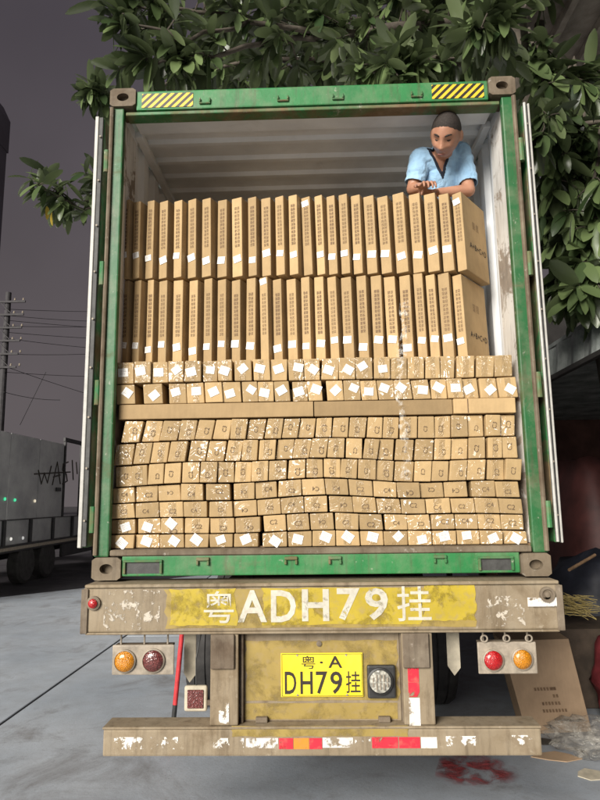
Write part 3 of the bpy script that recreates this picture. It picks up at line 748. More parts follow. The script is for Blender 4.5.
# the plate
PY = YP-.012
q = [px_x(281, 675, PY), px_x(363, 675, PY), px_z(322, 697, PY), px_z(322, 653, PY)]
pl = B().box(q[0], q[1], PY, PY+.003, q[2], q[3]).build('licence_plate', 'plate', tr, .0015)
wx, wz = q[1]-q[0], q[3]-q[2]
pc = lambda u, v: (q[0]+u*wx, q[2]+v*wz)
def plate_text(ch, u0, u1, v0, v1, bold):
    fit_text('embossed_character', ch, 'ink', pl, q[0]+u0*wx, q[0]+u1*wx, q[2]+v0*wz, q[2]+v1*wz, PY-.0005, bold, .002)
plate_text('粤', .25, .42, .64, .94, .0); plate_text('A', .58, .75, .66, .93, .012); plate_text('·', .475, .515, .76, .81, .0)
for ch, u0, u1, v0, v1 in (('D', .045, .185, .07, .58), ('H', .235, .385, .07, .58), ('7', .425, .565, .07, .58), ('9', .60, .745, .07, .58), ('挂', .79, .965, .09, .58)):
    plate_text(ch, u0, u1, v0, v1, .010 if ord(ch) < 200 else .002)
rim = B(); e = .006
for (x0, x1, z0, z1) in ((q[0]+.004, q[1]-.004, q[2]+.004, q[2]+.0065), (q[0]+.004, q[1]-.004, q[3]-.0065, q[3]-.004), (q[0]+.004, q[0]+.0065, q[2]+.007, q[3]-.007), (q[1]-.0065, q[1]-.004, q[2]+.007, q[3]-.007)):
    rim.box(x0, x1, PY-.0018, PY-.0004, z0, z1)
rim.build('embossed_border', 'ink', pl)
for u in (.2, .8):
    for v in (.05, .95):
        x, z = pc(u, v); B().cyl((x, PY-.004, z), (x, PY-.0003, z), .005, n=10).build('bolt', 'grey_metal', pl)
for u in (.2, .8):
    x, z = pc(u, .5); B().box(x-.02, x+.02, PY+.0032, YP-.0002, z-.03, z+.03).build('spacer', 'beam_dark', pl)
# round lamp in square housing beside it
h = [px_x(367, 680, YP), px_x(395, 680, YP), px_z(381, 697, YP), px_z(381, 664, YP)]
hs = B().box(h[0], h[1], YP-.03, YP-.0005, h[2], h[3]).build('round_lamp', 'black_plastic', tr, .010, seg=2)
c = atY(380, 681, YP-.03)
B().lathe((c.x, YP-.030, c.z), (0,-1,0), [(.066, 0), (.066, .012), (.058, .016), (.057, .010)], 26).build('bezel', 'black_plastic', hs, smooth='auto')
B().lathe((c.x, YP-.0395, c.z), (0,-1,0), [(.056, 0), (.054, .006), (.03, .012), (.001, .013)], 26).build('lens', 'clear_lens', hs, smooth='auto')
gr_ = B()
for k in range(-2, 3):
    hh = .036 if abs(k) < 2 else .022
    gr_.box(c.x+k*.018-.0035, c.x+k*.018+.0035, YP-.0565, YP-.0535, c.z-hh, c.z-.003); gr_.box(c.x+k*.018-.0035, c.x+k*.018+.0035, YP-.0565, YP-.0535, c.z+.003, c.z+hh)
gr_.build('lens_ribs', 'grey_metal', hs, .001)
# square red reflector and pale mud-flap stays
Yq = .02
h = [px_x(184, 698, Yq), px_x(207, 698, Yq), px_z(196, 712, Yq), px_z(196, 686, Yq)]
rf = B().box(h[0], h[1], Yq, Yq+.03, h[2], h[3]).build('square_reflector', 'flap', tr, .014, seg=3)
B().box(h[0]+.018, h[1]-.018, Yq-.006, Yq-.0005, h[2]+.018, h[3]-.018).build('lens', 'redlens_dull', rf, .004)
B().box(h[1]+.0005, h[1]+.05, Yq+.006, Yq+.02, h[2]+.03, h[2]+.055).build('stay', 'beam_dark', rf)
B().tube([((h[0]+h[1])/2, Yq+.015, h[3]), ((h[0]+h[1])/2-.005, Yq+.03, h[3]+.13), ((h[0]+h[1])/2+.02, Yq+.06, 1.038)], .004, 6).build('cable', 'black_plastic', rf)
for (xa, xb, yt) in ((184, 196, 683), (447, 460, 676)):
    Yf = .10; x0, x1 = px_x(xa, 650, Yf), px_x(xb, 650, Yf); zt, zl = 1.038, px_z(xa, yt, Yf)
    B().prism_xz([(x0, zt), (x0, zl+.05), ((x0+x1)/2, zl), (x1, zl+.04), (x1, zt)], Yf, Yf+.008).build('flap_stay', 'flap', tr, .002)
# rails, cross members, axles, wheels
for s in (-1, 1):
    B().box(min(s*.42, s*.54), max(s*.42, s*.54), .13, 11.5, .93, 1.26).build('chassis_rail', 'dark_steel', tr, .006)
for y in (.6, 2.9, 5.2, 8.0):
    B().box(-.418, .418, y, y+.10, 1.02, 1.24).build('cross_member', 'dark_steel', tr, .004)
def wheel(x, y, proto=[]):
    R_, W_ = .50, .27
    if not proto:
        prof = [(.30, -W_/2+.02), (.40, -W_/2), (.47, -W_/2+.012), (R_-.006, -W_/2+.045), (R_, -.05), (R_-.012, -.047), (R_-.012, -.037), (R_, -.034), (R_, .034), (R_-.012, .037), (R_-.012, .047), (R_, .05), (R_-.006, W_/2-.045), (.47, W_/2-.012), (.40, W_/2), (.30, W_/2-.02)]
        t = MB().lathe((0, 0, .5), (1, 0, 0), prof, 40); me = t.build('tyre', 'rubber', None, smooth='auto'); proto.append(me.data); tl = me.location.copy(); bpy.data.objects.remove(me); proto.append(tl)
        r_ = MB().lathe((0, 0, .5), (1, 0, 0), [(.295, -.10), (.27, -.115), (.25, -.02), (.12, -.02), (.11, -.12), (.02, -.13), (.02, .09), (.28, .10)], 30).build('rim', 'rim', None, smooth='auto')
        proto.append(r_.data); proto.append(r_.location.copy()); bpy.data.objects.remove(r_)
    w = link('wheel', proto[0], (x, y, 0), tr); w.location += proto[1]
    rm = link('rim', proto[2], Vector((x, y, 0))+proto[3], w)
    if x > 0: rm.rotation_euler = (0, 0, math.pi); 
    return w
for y in (2.25, 3.58, 4.91):
    for x in (-.96, -.64, .64, .96): wheel(x, y)
    B().cyl((-1.0, y, .5), (1.0, y, .5), .075, n=14).build('axle', 'dark_steel', tr)
    for s in (-1, 1): B().box(s*.48-.05, s*.48+.05, y-.25, y+.25, .576, .928).build('suspension_block', 'dark_steel', tr, .01)
for s in (-1, 1):
    B().box(s*11.0/11*.6-.06, s*.6+.06, 9.9, 10.02, .02, .93).build('landing_leg', 'dark_steel', tr, .006); 
    B().box(s*.6-.12, s*.6+.12, 9.82, 10.1, .0, .0195).build('landing_foot', 'dark_steel', tr)
# striped pole standing behind the guard
b0 = atY(171, 741, 1.25); b0.z = 0; top = atY(182.5, 628, 1.25)
def lerp(a, b, t): return a + (b-a)*t
po = thing('striped_pole', b0, 'thin red and black striped pole leaning behind the left tail lamps', 'pole')
red = simple('faded_red_paint', (.50, .035, .04), .5, .3, 20); blk = MT['black_plastic']
top = b0 + (top-b0)*1.10
for (t0, t1, m) in ((0, .16, red), (.16, .325, blk), (.325, .93, red), (.93, 1, blk)):
    B().cyl(lerp(b0, top, t0+.001), lerp(b0, top, t1-.001), .017, n=12).build('pole_segment', m, po)

# ================================================================== THE MAN
def remesh(mb, name, vox, mat, parent=None, smooth_it=4, post=None):
    o = mb.build(name, mat, None); 
    r = o.modifiers.new('r', 'REMESH'); r.mode = 'VOXEL'; r.voxel_size = vox; r.use_smooth_shade = True
    s_ = o.modifiers.new('s', 'SMOOTH'); s_.factor = .5; s_.iterations = smooth_it
    dg = bpy.context.evaluated_depsgraph_get(); me = bpy.data.meshes.new_from_object(o.evaluated_get(dg))
    me.name = name; loc = o.location.copy(); bpy.data.objects.remove(o)
    me.materials.clear(); me.materials.append(MT[mat] if isinstance(mat, str) else mat)
    if post: post(me, loc)
    for p in me.polygons: p.use_smooth = True
    return link(name, me, loc, parent)
def skin():
    a = NT('tanned_skin'); n = a.noise(14, 5, .6)
    a.set(col=a.mix(a.ramp(n, .3, .7), (.36, .175, .11), (.46, .24, .155)), rough=.42, spec=.45)
    a.p.inputs['Subsurface Weight'].default_value = .12; a.p.inputs['Subsurface Radius'].default_value = (.02, .008, .004)
    a.bump(a.noise(110, 5, .7), .35, .003); return a.m
MT['skin'] = skin()
def shirt_mat():
    a = NT('light_blue_cotton'); w = a.n('ShaderNodeTexWave'); w.inputs['Scale'].default_value = 26; w.inputs['Distortion'].default_value = 1.2; w.bands_direction = 'DIAGONAL'
    a.l(a.pos(), w.inputs['Vector'])
    a.set(col=a.mix(a.ramp(a.noise(5, 4), .3, .7), (.26, .47, .70), (.36, .57, .78)), rough=.85, sheen=.2)
    a.bump(a.noise(9, 5, .6, .9), .7, .03); return a.m
MT['shirt'] = shirt_mat()
MT['hair'] = simple('cropped_dark_hair', (.030, .022, .018), .7, .6, 160, bump=.6)
MT['trousers'] = simple('dark_trousers', (.03, .032, .04), .85, .3, 30)
NECK = Vector((.852, .335, 3.940))
SH_R = Vector((.705, .36, 3.890)); SH_L = Vector((.980, .42, 3.955))       # image-left and image-right shoulders
HIP = Vector((.94, .96, 3.09))
HEADC = atY(446, 134, .165)
body = B()
CH = NECK.lerp(HIP, .33); BEL = NECK.lerp(HIP, .68)
# trunk as overlapping ellipsoids along the lean
ax = (NECK-HIP).normalized(); sidev = Vector((1, .14, .14)).normalized(); sidev = (sidev - ax*sidev.dot(ax)).normalized(); frontv = sidev.cross(ax).normalized()
RT = Matrix((sidev, frontv, ax)).transposed()
if frontv.y > 0: frontv = -frontv
body.ell(NECK.lerp(HIP, .20), (.150, .095, .15), RT, 20, 14)
body.ell(NECK.lerp(HIP, .42), (.150, .105, .19), RT, 20, 14)
body.ell(NECK.lerp(HIP, .72), (.150, .105, .20), RT, 20, 14)
body.ell(HIP, (.165, .115, .14), RT, 20, 14)
body.cap(SH_R, NECK.lerp(HIP, .10), .062, .075); body.cap(SH_L, NECK.lerp(HIP, .10), .062, .075)
body.cap(NECK + Vector((0, .02, -.03)), HEADC + Vector((.004, .07, -.035)), .060, .056)
# legs: kneeling behind the cartons
for s in (-1, 1):
    kn = Vector((HIP.x + s*.12, .80, 2.685)); ft = Vector((HIP.x + s*.13, 1.20, 2.665)); toe = Vector((HIP.x + s*.13, 1.26, 2.63))
    body.cap(HIP + Vector((s*.09, 0, -.05)), kn, .085, .062); body.cap(kn, ft, .056, .042); body.cap(ft, toe, .042, .03)
# arms
EL_R = Vector((.648, .37, 3.690)); WR_R = Vector((.690, .268, 3.648))
EL_L = Vector((1.000, .34, 3.655)); WR_L = Vector((.80, .315, 3.632))
body.cap(SH_R, EL_R, .050, .040); body.cap(EL_R, WR_R, .040, .028)
body.cap(SH_L, EL_L, .050, .041); body.cap(EL_L, WR_L, .041, .028)
def hand(wr, fwd, up, thumb, ln=1.0):
    fwd = fwd.normalized(); side = fwd.cross(up).normalized(); up = side.cross(fwd).normalized()
    pc_ = wr + fwd*.045
    R3 = Matrix((side, fwd, up)).transposed()
    body.ell(pc_, (.042, .052, .016), R3, 14, 10)
    for k, (sx_, L, dr) in enumerate(((-.030, .064, .2), (-.0105, .074, .05), (.0105, .070, 0), (.031, .056, -.12))):
        a0 = wr + fwd*.082 + side*sx_; sp = (fwd + side*sx_*5.0).normalized()
        a1 = a0 + sp*L*.48 + up*.004; d2 = (sp*.62 - up*.78).normalized()
        a2 = a1 + d2*L*.32; a3 = a2 + (sp*.2 - up*.98).normalized()*L*.26
        body.cap(a0 - fwd*.012, a1, .0098, .0090, 10, 3); body.cap(a1, a2, .0090, .0082, 10, 3); body.cap(a2, a3, .0082, .0068, 10, 3)
    b0_ = wr + fwd*.022 + side*thumb*.032; b1 = b0_ + (fwd*.55 + side*thumb*.85 - up*.15).normalized()*.040; b2 = b1 + (fwd*.95 + side*thumb*.25 - up*.35).normalized()*.032
    body.cap(b0_, b1, .0125, .0105, 10, 3); body.cap(b1, b2, .0105, .0080, 10, 3)
hand(WR_R, Vector((.22, -.90, -.24)), Vector((0, -.3, 1)), 1)
hand(WR_L, Vector((-.95, -.20, -.06)), Vector((0, -.15, 1)), -1)
# head, sculpted then joined into the one body surface
def head_rot():
    # local: x right (image right), y back, z up ; face looks along -y
    return Euler((rad(52), rad(14), rad(-18)), 'XYZ').to_matrix() @ Matrix.Scale(1.09, 3)
HM = head_rot()
def hp(x, y, z): return HEADC + HM @ Vector((x, y, z))
def gs(d2, s): return math.exp(-d2/(2*s*s))
nu, nv = 44, 34; hv = []
for j in range(nv+1):
    ph = math.pi*j/nv
    for k in range(nu):
        t = 2*math.pi*k/nu
        x, y, z = math.sin(ph)*math.sin(t), -math.sin(ph)*math.cos(t), math.cos(ph)
        X, Y, Z = x*.083, y*.103, z*.119
        low = max(0, -z)
        X *= 1 - .19*low**1.8; Y *= 1 - .10*low
        if Z < -.03 and y < 0: Y -= .010*low                 # jaw and chin forward
        if y < 0:
            Y -= .012*gs((X)**2+(Z+.112)**2, .020)           # chin
            Y -= .028*gs((X/1.15)**2+((Z+.034)/1.1)**2, .0130) # nose tip
            Y -= .012*gs((X)**2+((Z+.008)/2.0)**2, .010)     # nose bridge
            Y -= .007*gs(((abs(X)-.017))**2+(Z+.040)**2, .008) # nostrils
            for sgn in (-1, 1):
                Y += .017*gs((X-sgn*.033)**2+(Z-.004)**2, .014)   # eye sockets
                Y -= .006*gs((X-sgn*.031)**2+((Z-.026)*1.5)**2, .016) # brow ridge
                Y -= .007*gs((X-sgn*.047)**2+(Z+.036)**2, .018)   # cheek bones
            Y -= .008*gs((X/1.7)**2+(Z+.072)**2, .011)       # lips
            Y += .004*gs((X/2.2)**2+((Z+.0725)*2.2)**2, .006)
        hv.append(hp(X, Y, Z))
hf = [(j*nu+k, (j+1)*nu+k, (j+1)*nu+(k+1)%nu, j*nu+(k+1)%nu) for j in range(nv) for k in range(nu)]
body.add(hv, hf)
for sgn in (-1, 1):
    body.ell(hp(sgn*.083, .012, -.012), (.011, .020, .033), HM @ Euler((rad(8), 0, rad(sgn*-22)), 'XYZ').to_matrix(), 12, 9)
man = remesh(body, 'person', .0052, 'skin', None, 2)
tag(man, 'man in light blue shirt leaning over the tall cartons, looking down', 'person')
# hair cap
hm = B(); hv = []; nu2, nv2 = 48, 20
for j in range(nv2+1):
    for k in range(nu2):
        t = 2*math.pi*k/nu2
        cut = 0.30 + .34*(0.5-.5*math.cos(t))          # lower at the back, hairline at the front
        front = 0.5+.5*math.cos(t)
        lim = math.pi*(.275*front**1.2 + .60*(1-front**1.2)) + .03*front + .05*mnoise.noise(Vector((t*4, 0, 3))) + .03*mnoise.noise(Vector((t*16, 1, 3)))
        ph = lim*j/nv2
        x, y, z = math.sin(ph)*math.sin(t), -math.sin(ph)*math.cos(t), math.cos(ph)
        e_ = .0045*(1-(j/nv2)**6) + .0016*mnoise.noise(Vector((x*26, y*26, z*26)))
        hv.append(hp(x*(.083+e_), y*(.103+e_), z*(.119+e_)))
hm.add(hv, [(j*nu2+k, (j+1)*nu2+k, (j+1)*nu2+(k+1)%nu2, j*nu2+(k+1)%nu2) for j in range(nv2) for k in range(nu2)])
hm.build('hair', 'hair', man, smooth=True)
# brows, eyes (lids nearly closed, looking down), lips
for sgn in (-1, 1):
    pts = [hp(sgn*(.014+.036*q), -.0985+.020*q*q, .024+.008*math.sin(q*2.4)) for q in (0, .25, .5, .75, 1)]
    B().tube(pts, [.0036, .0056, .0056, .0046, .0024], 7).build('eyebrow', 'hair', man, smooth=True)
    pts = [hp(sgn*(.019+.028*q), -.0855+.013*q*q, .0015-.005*math.sin(q*math.pi)) for q in (0, .25, .5, .75, 1)]
    B().tube(pts, [.0020, .0040, .0046, .0038, .0016], 7).build('eyelid_line', 'hair', man, smooth=True)
lipm = simple('lips', (.25, .09, .07), .5, .2, 60, bump=0)
pts = [hp(x, -.1065+8*x*x, -.0725 - 2*x*x) for x in (-.024, -.014, -.005, .005, .014, .024)]
B().tube(pts, [.0012, .0034, .0042, .0042, .0034, .0012], 8).build('lips', lipm, man, smooth=True)
# shirt: sleeves and trunk, V neck with a navy collar band
sh = B()
sh.ell(NECK.lerp(HIP, .20), (.162, .112, .165), RT, 20, 14); sh.ell(NECK.lerp(HIP, .42), (.166, .122, .20), RT, 20, 14); sh.ell(NECK.lerp(HIP, .70), (.178, .124, .20), RT, 20, 14)
sh.ell(NECK.lerp(HIP, .97), (.188, .134, .10), RT, 20, 14)
for a_, b_, q in ((SH_R, EL_R, .74), (SH_L, EL_L, .80)):
    sh.cap(a_, NECK.lerp(HIP, .10), .074, .084); sh.cap(a_, a_.lerp(b_, q), .072, .062)
sh.cap(NECK.lerp(HIP, .06), NECK + Vector((0, -.005, .012)), .088, .070)
def shirt_post(me, loc):
    me.materials.append(MT['navy'])
    bm = bmesh.new(); bm.from_mesh(me)
    kill = []
    upv = (NECK-HIP).normalized()
    for f in bm.faces:
        c = f.calc_center_median() + loc; d = c-NECK
        w = -(d.dot(upv)); u = d.dot(sidev) + .040; fr_ = d.dot(frontv)
        if fr_ > .0 and -.09 < w < .165:
            half = .062*(1-max(w, -.02)/.165)
            if abs(u+.004) < half-.014 and w < .140: kill.append(f)
            elif abs(u+.004) < half+.004: f.material_index = 1
        elif w < -.050: kill.append(f)
        if (c-HEADC).length < .140 and f not in kill: kill.append(f)
        # open the sleeve ends
        for (a_, b_, q) in ((SH_R, EL_R, .74), (SH_L, EL_L, .80)):
            dd = (b_-a_); L = dd.length; dd.normalize()
            tt = (c-a_).dot(dd)
            if tt > L*q+.012 and (c-a_-dd*tt).length < .085 and f not in kill: kill.append(f)
    bmesh.ops.delete(bm, geom=list(set(kill)), context='FACES')
    for _ in range(10):
        bd = [v for v in bm.verts if any(len(e.link_faces) == 1 for e in v.link_edges)]; new = {}
        for v in bd:
            nb = [e.other_vert(v).co for e in v.link_edges if len(e.link_faces) == 1]
            if len(nb) == 2: new[v] = v.co*.5 + (nb[0]+nb[1])*.25
        for v, c in new.items(): v.co = c
    bmesh.ops.recalc_face_normals(bm, faces=bm.faces)
    for v in bm.verts:
        p = v.co + loc
        n_ = mnoise.noise(p*9)*.012 + mnoise.noise(Vector((p.x*7 + p.z*9, p.y*5, p.z*26)))*.010 + mnoise.noise(p*34)*.003
        v.co += v.normal*max(n_, -.004)
    r = bmesh.ops.solidify(bm, geom=bm.faces[:], thickness=.003)
    bm.to_mesh(me); bm.free()
remesh(sh, 'shirt', .0038, 'shirt', man, 10, shirt_post)
tq = B()
tq.ell(HIP + Vector((0, 0, -.04)), (.178, .128, .13), RT, 18, 12)
for s in (-1, 1):
    kn = Vector((HIP.x + s*.12, .80, 2.690)); ft = Vector((HIP.x + s*.13, 1.17, 2.672))
    tq.cap(HIP + Vector((s*.09, 0, -.05)), kn, .098, .074); tq.cap(kn, ft, .068, .058)
remesh(tq, 'trousers', .012, 'trousers', man, 3)

# ================================================================== LEFT BACKGROUND
# parked stake-side truck parallel to the container
TX = -6.4
def tp(px, py): return atX(px, py, TX)
panel_m = NT('grey_weathered_panel')
panel_m.set(col=panel_m.mix(panel_m.ramp(panel_m.noise(.9, 6, .65), .35, .68), (.22, .22, .225), (.40, .395, .39)), rough=panel_m.ramp(panel_m.noise(1.3, 4), .3, .7, .35, .65), coat=.2)
panel_m.bump(panel_m.noise(2.5, 4), .15, .03); panel_m = panel_m.m
dark_m = simple('dark_truck_steel', (.03, .029, .03), .6, .4, 5)
y0t, y1t = 6.6, 17.6
tk = thing('parked_truck', (TX-1.2, 13, 0), 'grey graffitied stake-side truck parked beyond the left of the container', 'truck')
zb, zt = .86, 3.17
bed = B().box(TX-2.4, TX+.02, y0t, y1t, zb-.16, zb).build('bed', dark_m, tk, .01)
B().box(TX+.021, TX+.035, y0t+.02, y1t-.02, zb-.11, zb-.045).build('pale_rail', 'grey_metal', bed)
yp = tp(63, 480).y
for k in range(4):
    ya = y0t + (yp-y0t)*k/4; yb_ = y0t + (yp-y0t)*(k+1)/4
    B().box(TX-.03, TX, ya+.012, yb_-.012, zb+.52, zt).build('side_panel', panel_m, tk, .006)
for k in range(10):
    ya = y0t+.3 + (y1t-y0t-.4)*k/9
    B().box(TX-.02, TX+.03, ya-.05, ya+.05, zb+.001, zb+.50).build('stake_post', dark_m, tk, .004)
B().box(TX-.028, TX-.022, y0t+.02, y1t-.02, zb+.002, zb+.518).build('lower_board', panel_m, tk)
B().box(TX-.032, TX+.012, y0t, y1t, zb+.502, zb+.517).build('middle_rail', dark_m, tk)
# open barred section at the tail
gz = tp(63, 441).z
for k in range(6):
    ya = yp + .06 + (y1t-yp-.1)*k/5
    B().box(TX-.04, TX+.02, ya-.035, ya+.035, zb+.518, gz).build('rack_bar', dark_m, tk, .004)
B().box(TX-.04, TX+.02, yp, y1t, gz+.001, gz+.10).build('rack_top_rail', dark_m, tk, .004)
B().box(TX-2.35, TX-2.3, y0t, y1t, zb+.002, zt-.05).build('far_side_panel', panel_m, tk)
B().box(TX-2.299, TX-.032, y0t+.02, yp, zt-.045, zt-.02).build('roof_sheet', panel_m, tk)
mk = B().box(TX+.02, TX+.05, yp-.45, yp-.20, zb+1.13, zb+1.22).build('door_latch', dark_m, tk)
for k, y in enumerate((10.4, 11.5, 15.4, 16.5)):
    for xx in (TX-.15, TX-2.25):
        w = B().lathe((xx, y, .44), (1, 0, 0), [(.2, -.12), (.36, -.14), (.43, -.10), (.44, 0), (.43, .10), (.36, .14), (.2, .12)], 26).build('wheel', 'rubber', tk, smooth='auto')
        w.location.z -= .03
        B().lathe((xx, y, .41), (1, 0, 0), [(.198, -.11), (.12, -.06), (.05, -.07), (.05, .07), (.12, .06), (.198, .11)], 20).build('hub', 'rim', w, smooth='auto')
B().box(TX-1.6, TX-.8, y0t+.3, y1t-.3, .45, zb-.165).build('chassis', dark_m, tk, .02)
B().box(TX-.1, TX-.02, 12.3, 14.6, .38, .70).build('side_guard', dark_m, tk, .01)
# graffiti strokes on the panel
gm = MT['ink']; G0 = (TX+.0035)
strokes = [[(38,470),(41,484),(44,473),(47,483),(51,466)], [(52,485),(57,462),(60,484)], [(53,477),(60,475)], [(68,462),(63,464),(62,470),(66,474),(67,481),(62,484)], [(34,474),(70,472)], [(72,460),(73,480)], [(76,462),(77,474)]]
for st in strokes:
    B().tube([tp(x, y) + Vector((.006, 0, 0)) for x, y in st], .017, 6).build('graffiti_stroke', gm, tk)
# glowing spots: green and upper pale ones imitate reflections, low ones are lamps
def glow_mat(n, c, e):
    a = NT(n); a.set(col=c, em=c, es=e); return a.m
for px, py, c, nm in ((4, 499, (.1, .9, .45), 'green_glint'), (14, 500, (.1, .9, .45), 'green_glint'), (34, 501, (.9, .8, .6), 'small_glow_spot'), (10, 539, (.95, .93, .85), 'small_glow_spot'), (22, 538, (.7, .7, .68), 'small_glow_spot')):
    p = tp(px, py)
    glow_m = glow_mat(nm, c, .5 if px != 22 else .4)
    B().lathe((TX+.012, p.y, p.z), (1, 0, 0), [(.035, 0), (.033, .02), (.015, .03)], 10).build(nm, glow_m, tk)
# utility pole with cross arms
def lattice():
    yq = 24.0; c = atY(.5, 420, yq); c.z = -.03
    ptop = atY(4, 303, yq).z
    pm = simple('dark_pole_concrete', (.045, .042, .045), .8, .3, 6)
    po_ = thing('utility_pole', c, 'dark utility pole carrying power lines at the far left edge', 'pole')
    B().cyl(c, (c.x, c.y, ptop+.5), .20, .13, 12).build('shaft', pm, po_)
    for k in range(6):
        z = ptop - k*.62
        a_ = B().bar((c.x-.9, c.y-.16, z), (c.x+.9-.05*k, c.y-.16, z), .07, .09).build('cross_arm', pm, po_)
        for q in (-.8, -.4, .4, .8):
            B().lathe((c.x+q, c.y-.16, z+.045), (0,0,1), [(.02, 0), (.05, .02), (.03, .06), (.045, .09), (.02, .12)], 8).build('insulator', 'grey_metal', a_)
    for k in range(5):
        z = ptop - k*.62; B().bar((c.x-.25, c.y-.16, z-.045), (c.x+.25, c.y-.16, z-.55), .03, .03).build('brace', pm, po_)
    return c
pc0 = lattice()
wm = MT['black_plastic']
# second pole that carries the far ends, out of sight behind the container
yq2 = 36.0; c2 = atY(190, 420, yq2); c2.z = -.03
p2 = thing('utility_pole', c2, 'utility pole hidden behind the container, at the far end of the wires', 'pole')
B().cyl(c2, (c2.x, c2.y, atY(190, 300, yq2).z), .20, .13, 12).build('shaft', 'dark_steel', p2)
wires = [((4, 309), (100, 310), 2), ((4, 320), (100, 326), 2), ((4, 326), (100, 325), 2), ((4, 338), (100, 346), 3), ((4, 354), (100, 350), 4), ((4, 366), (100, 395), 3), ((4, 392), (60, 400), 2), ((20, 425), (46, 372), 0), ((4, 372), (100, 374), 3), ((4, 315), (100, 318), 4), ((4, 332), (100, 337), 2)]
for k, (a_, b_, sag) in enumerate(wires):
    yb_ = 24 + 12*(b_[0]-4)/186
    P, Q = atY(a_[0], a_[1], 24.0 + 12*(a_[0]-4)/186 - .16), atY(b_[0], b_[1], yb_)
    if b_[0] == 100: Q = P + (Q-P)*1.9
    pts = [P.lerp(Q, t/10) - Vector((0, 0, sag*.05*4*(t/10)*(1-t/10))) for t in range(11)]
    w = B().tube(pts, .013, 5).build('power_line', wm)
    tag(w, ['topmost thin power line running right from the utility pole', 'second power line from the top beside the utility pole', 'third power line from the top, nearly level', 'power line dipping gently rightward below the top three', 'level power line midway down the utility pole', 'power line dropping steeply rightward to the container edge', 'lowest short power line just above the parked truck', 'slanting stay wire rising from the truck to the lines', 'slack power line just below the middle of the pole', 'sagging power line between the topmost and second lines', 'power line between the third line and the gently dipping one'][k], 'power line', 'power lines at left')
# tower block at the far left edge
bm_ = simple('haze_tinted_facade', (.16, .15, .17), .9, .2, .1, bump=0)  # facade colour lightened towards the sky to imitate haze
yt = 70.0; xr1, xr2 = atY(10, 130, yt+12.4).x, atY(3.5, 200, yt+12).x
tb = thing('tower_block', (xr1-8, yt+6, -.03), 'dark tower block with wider top floors at far left edge', 'building')
zt1, zt0 = atY(6, 106, yt+12).z, atY(6, 152, yt+12).z
B().box(xr2-14, xr2, yt+.2, yt+12, -.03, zt0).build('lower_floors', bm_, tb)
B().prism_xz([(xr1-15, zt0+.01), (xr1, zt0+.01), (xr1, zt1-2.5), (xr1-1.2, zt1), (xr1-15, zt1)], yt, yt+12.4).build('top_floors', bm_, tb)
pan = simple('dark_window_glass', (.015, .015, .02), .2, .2, 1, bump=0)
for k in range(9):
    z = zt0 - 3 - k*3.4
    for q in range(3): B().box(xr2-1.6-q*3.4-1.5, xr2-.8-q*3.4, yt+.15, yt+.1995, z, z+1.7).build('window', pan, tb)

# ================================================================== RIGHT: DARK SHED
SX = 2.45
st_m = simple('dark_shed_steel', (.035, .032, .030), .75, .4, 4)
tin = NT('grimy_corrugated_sheet'); tin.set(col=tin.mix(tin.ramp(tin.noise(3, 6, .7), .35, .7), (.16, .19, .18), (.58, .62, .60)), rough=.55); tin = tin.m
rbw = simple('red_brown_sheeting', (.16, .075, .06), .7, .4, 3)
sd_ = thing('open_shed', (SX+2, 4.5, 0), 'dark open-fronted shed with grimy corrugated valance beside the container', 'shed')
ya, yb_ = .9, 9.6
mb = B(); n = 110; z0, z1 = 2.94, 3.25
prof = [(ya+(yb_-ya)*i/n, SX + .022*math.sin(i*1.25)) for i in range(n+1)]
vs = []
for y, x in prof: vs += [(x, y, z0), (x+.03, y, z1), (x+.004, y, z0), (x+.034, y, z1)]
fs = []
for i in range(n): fs += [(4*i, 4*i+4, 4*i+5, 4*i+1), (4*i+2, 4*i+3, 4*i+7, 4*i+6)]
mb.add(vs, fs).build('valance', tin, sd_)
B().bar((SX-.03, ya, z0-.03), (SX-.03, yb_, z0-.03), .05, .05).build('eave_rail', st_m, sd_, .004)
B().box(SX+.05, 7.0, ya, yb_, 3.27, 3.31).build('awning_sheet', tin, sd_)
B().box(3.33, 6.89, yb_-.1, yb_, 3.312, 5.7).build('upper_wall', st_m, sd_)
B().box(6.9, 7.0, ya, yb_, 0, 3.265).build('back_wall', st_m, sd_)
B().box(3.33, 6.89, yb_-.1, yb_, 0, 3.265).build('end_wall', rbw, sd_)
for y in (1.2, 4.0, 6.8, 9.4): B().bar((SX+.12, y, 0), (SX+.12, y, 3.26), .1, .1).build('post', st_m, sd_, .006)
# high roof behind it with purlins
hr = thing('high_roof', (5, 5.0, 0), 'dark steel canopy roof with purlins at the upper right corner', 'roof')
under = simple('weathered_roof_timber', (.30, .255, .22), .85, .35, 5)
for y in (.1, 4.0):
    B().bar((6.6, y, 0 if y < .5 else 3.312), (6.6, y, 7.30), .12, .12).build('column', st_m, hr, .005)
B().bar((3.6, 3.9, 3.312), (3.6, 3.9, 6.98), .12, .12).build('column', st_m, hr, .005)
for k in range(9):
    x = 2.36 + k*.52
    B().bar((x, -.5, 6.98+.085*k), (x, 4.2, 6.98+.085*k), .08, .12).build('purlin', under, hr, .004)
for y in (.1, 2.0, 4.0): B().bar((2.25, y, 6.87-.02), (7.0, y, 7.64), .10, .11).build('rafter', under, hr, .004)
B().add([(2.2, -.6, 7.03), (7.1, -.6, 7.83), (7.1, 4.3, 7.83), (2.2, 4.3, 7.03), (2.2, -.6, 7.06), (7.1, -.6, 7.86), (7.1, 4.3, 7.86), (2.2, 4.3, 7.06)], [(0,3,2,1),(4,5,6,7),(0,1,5,4),(1,2,6,5),(2,3,7,6),(3,0,4,7)]).build('roof_sheet', under, hr)
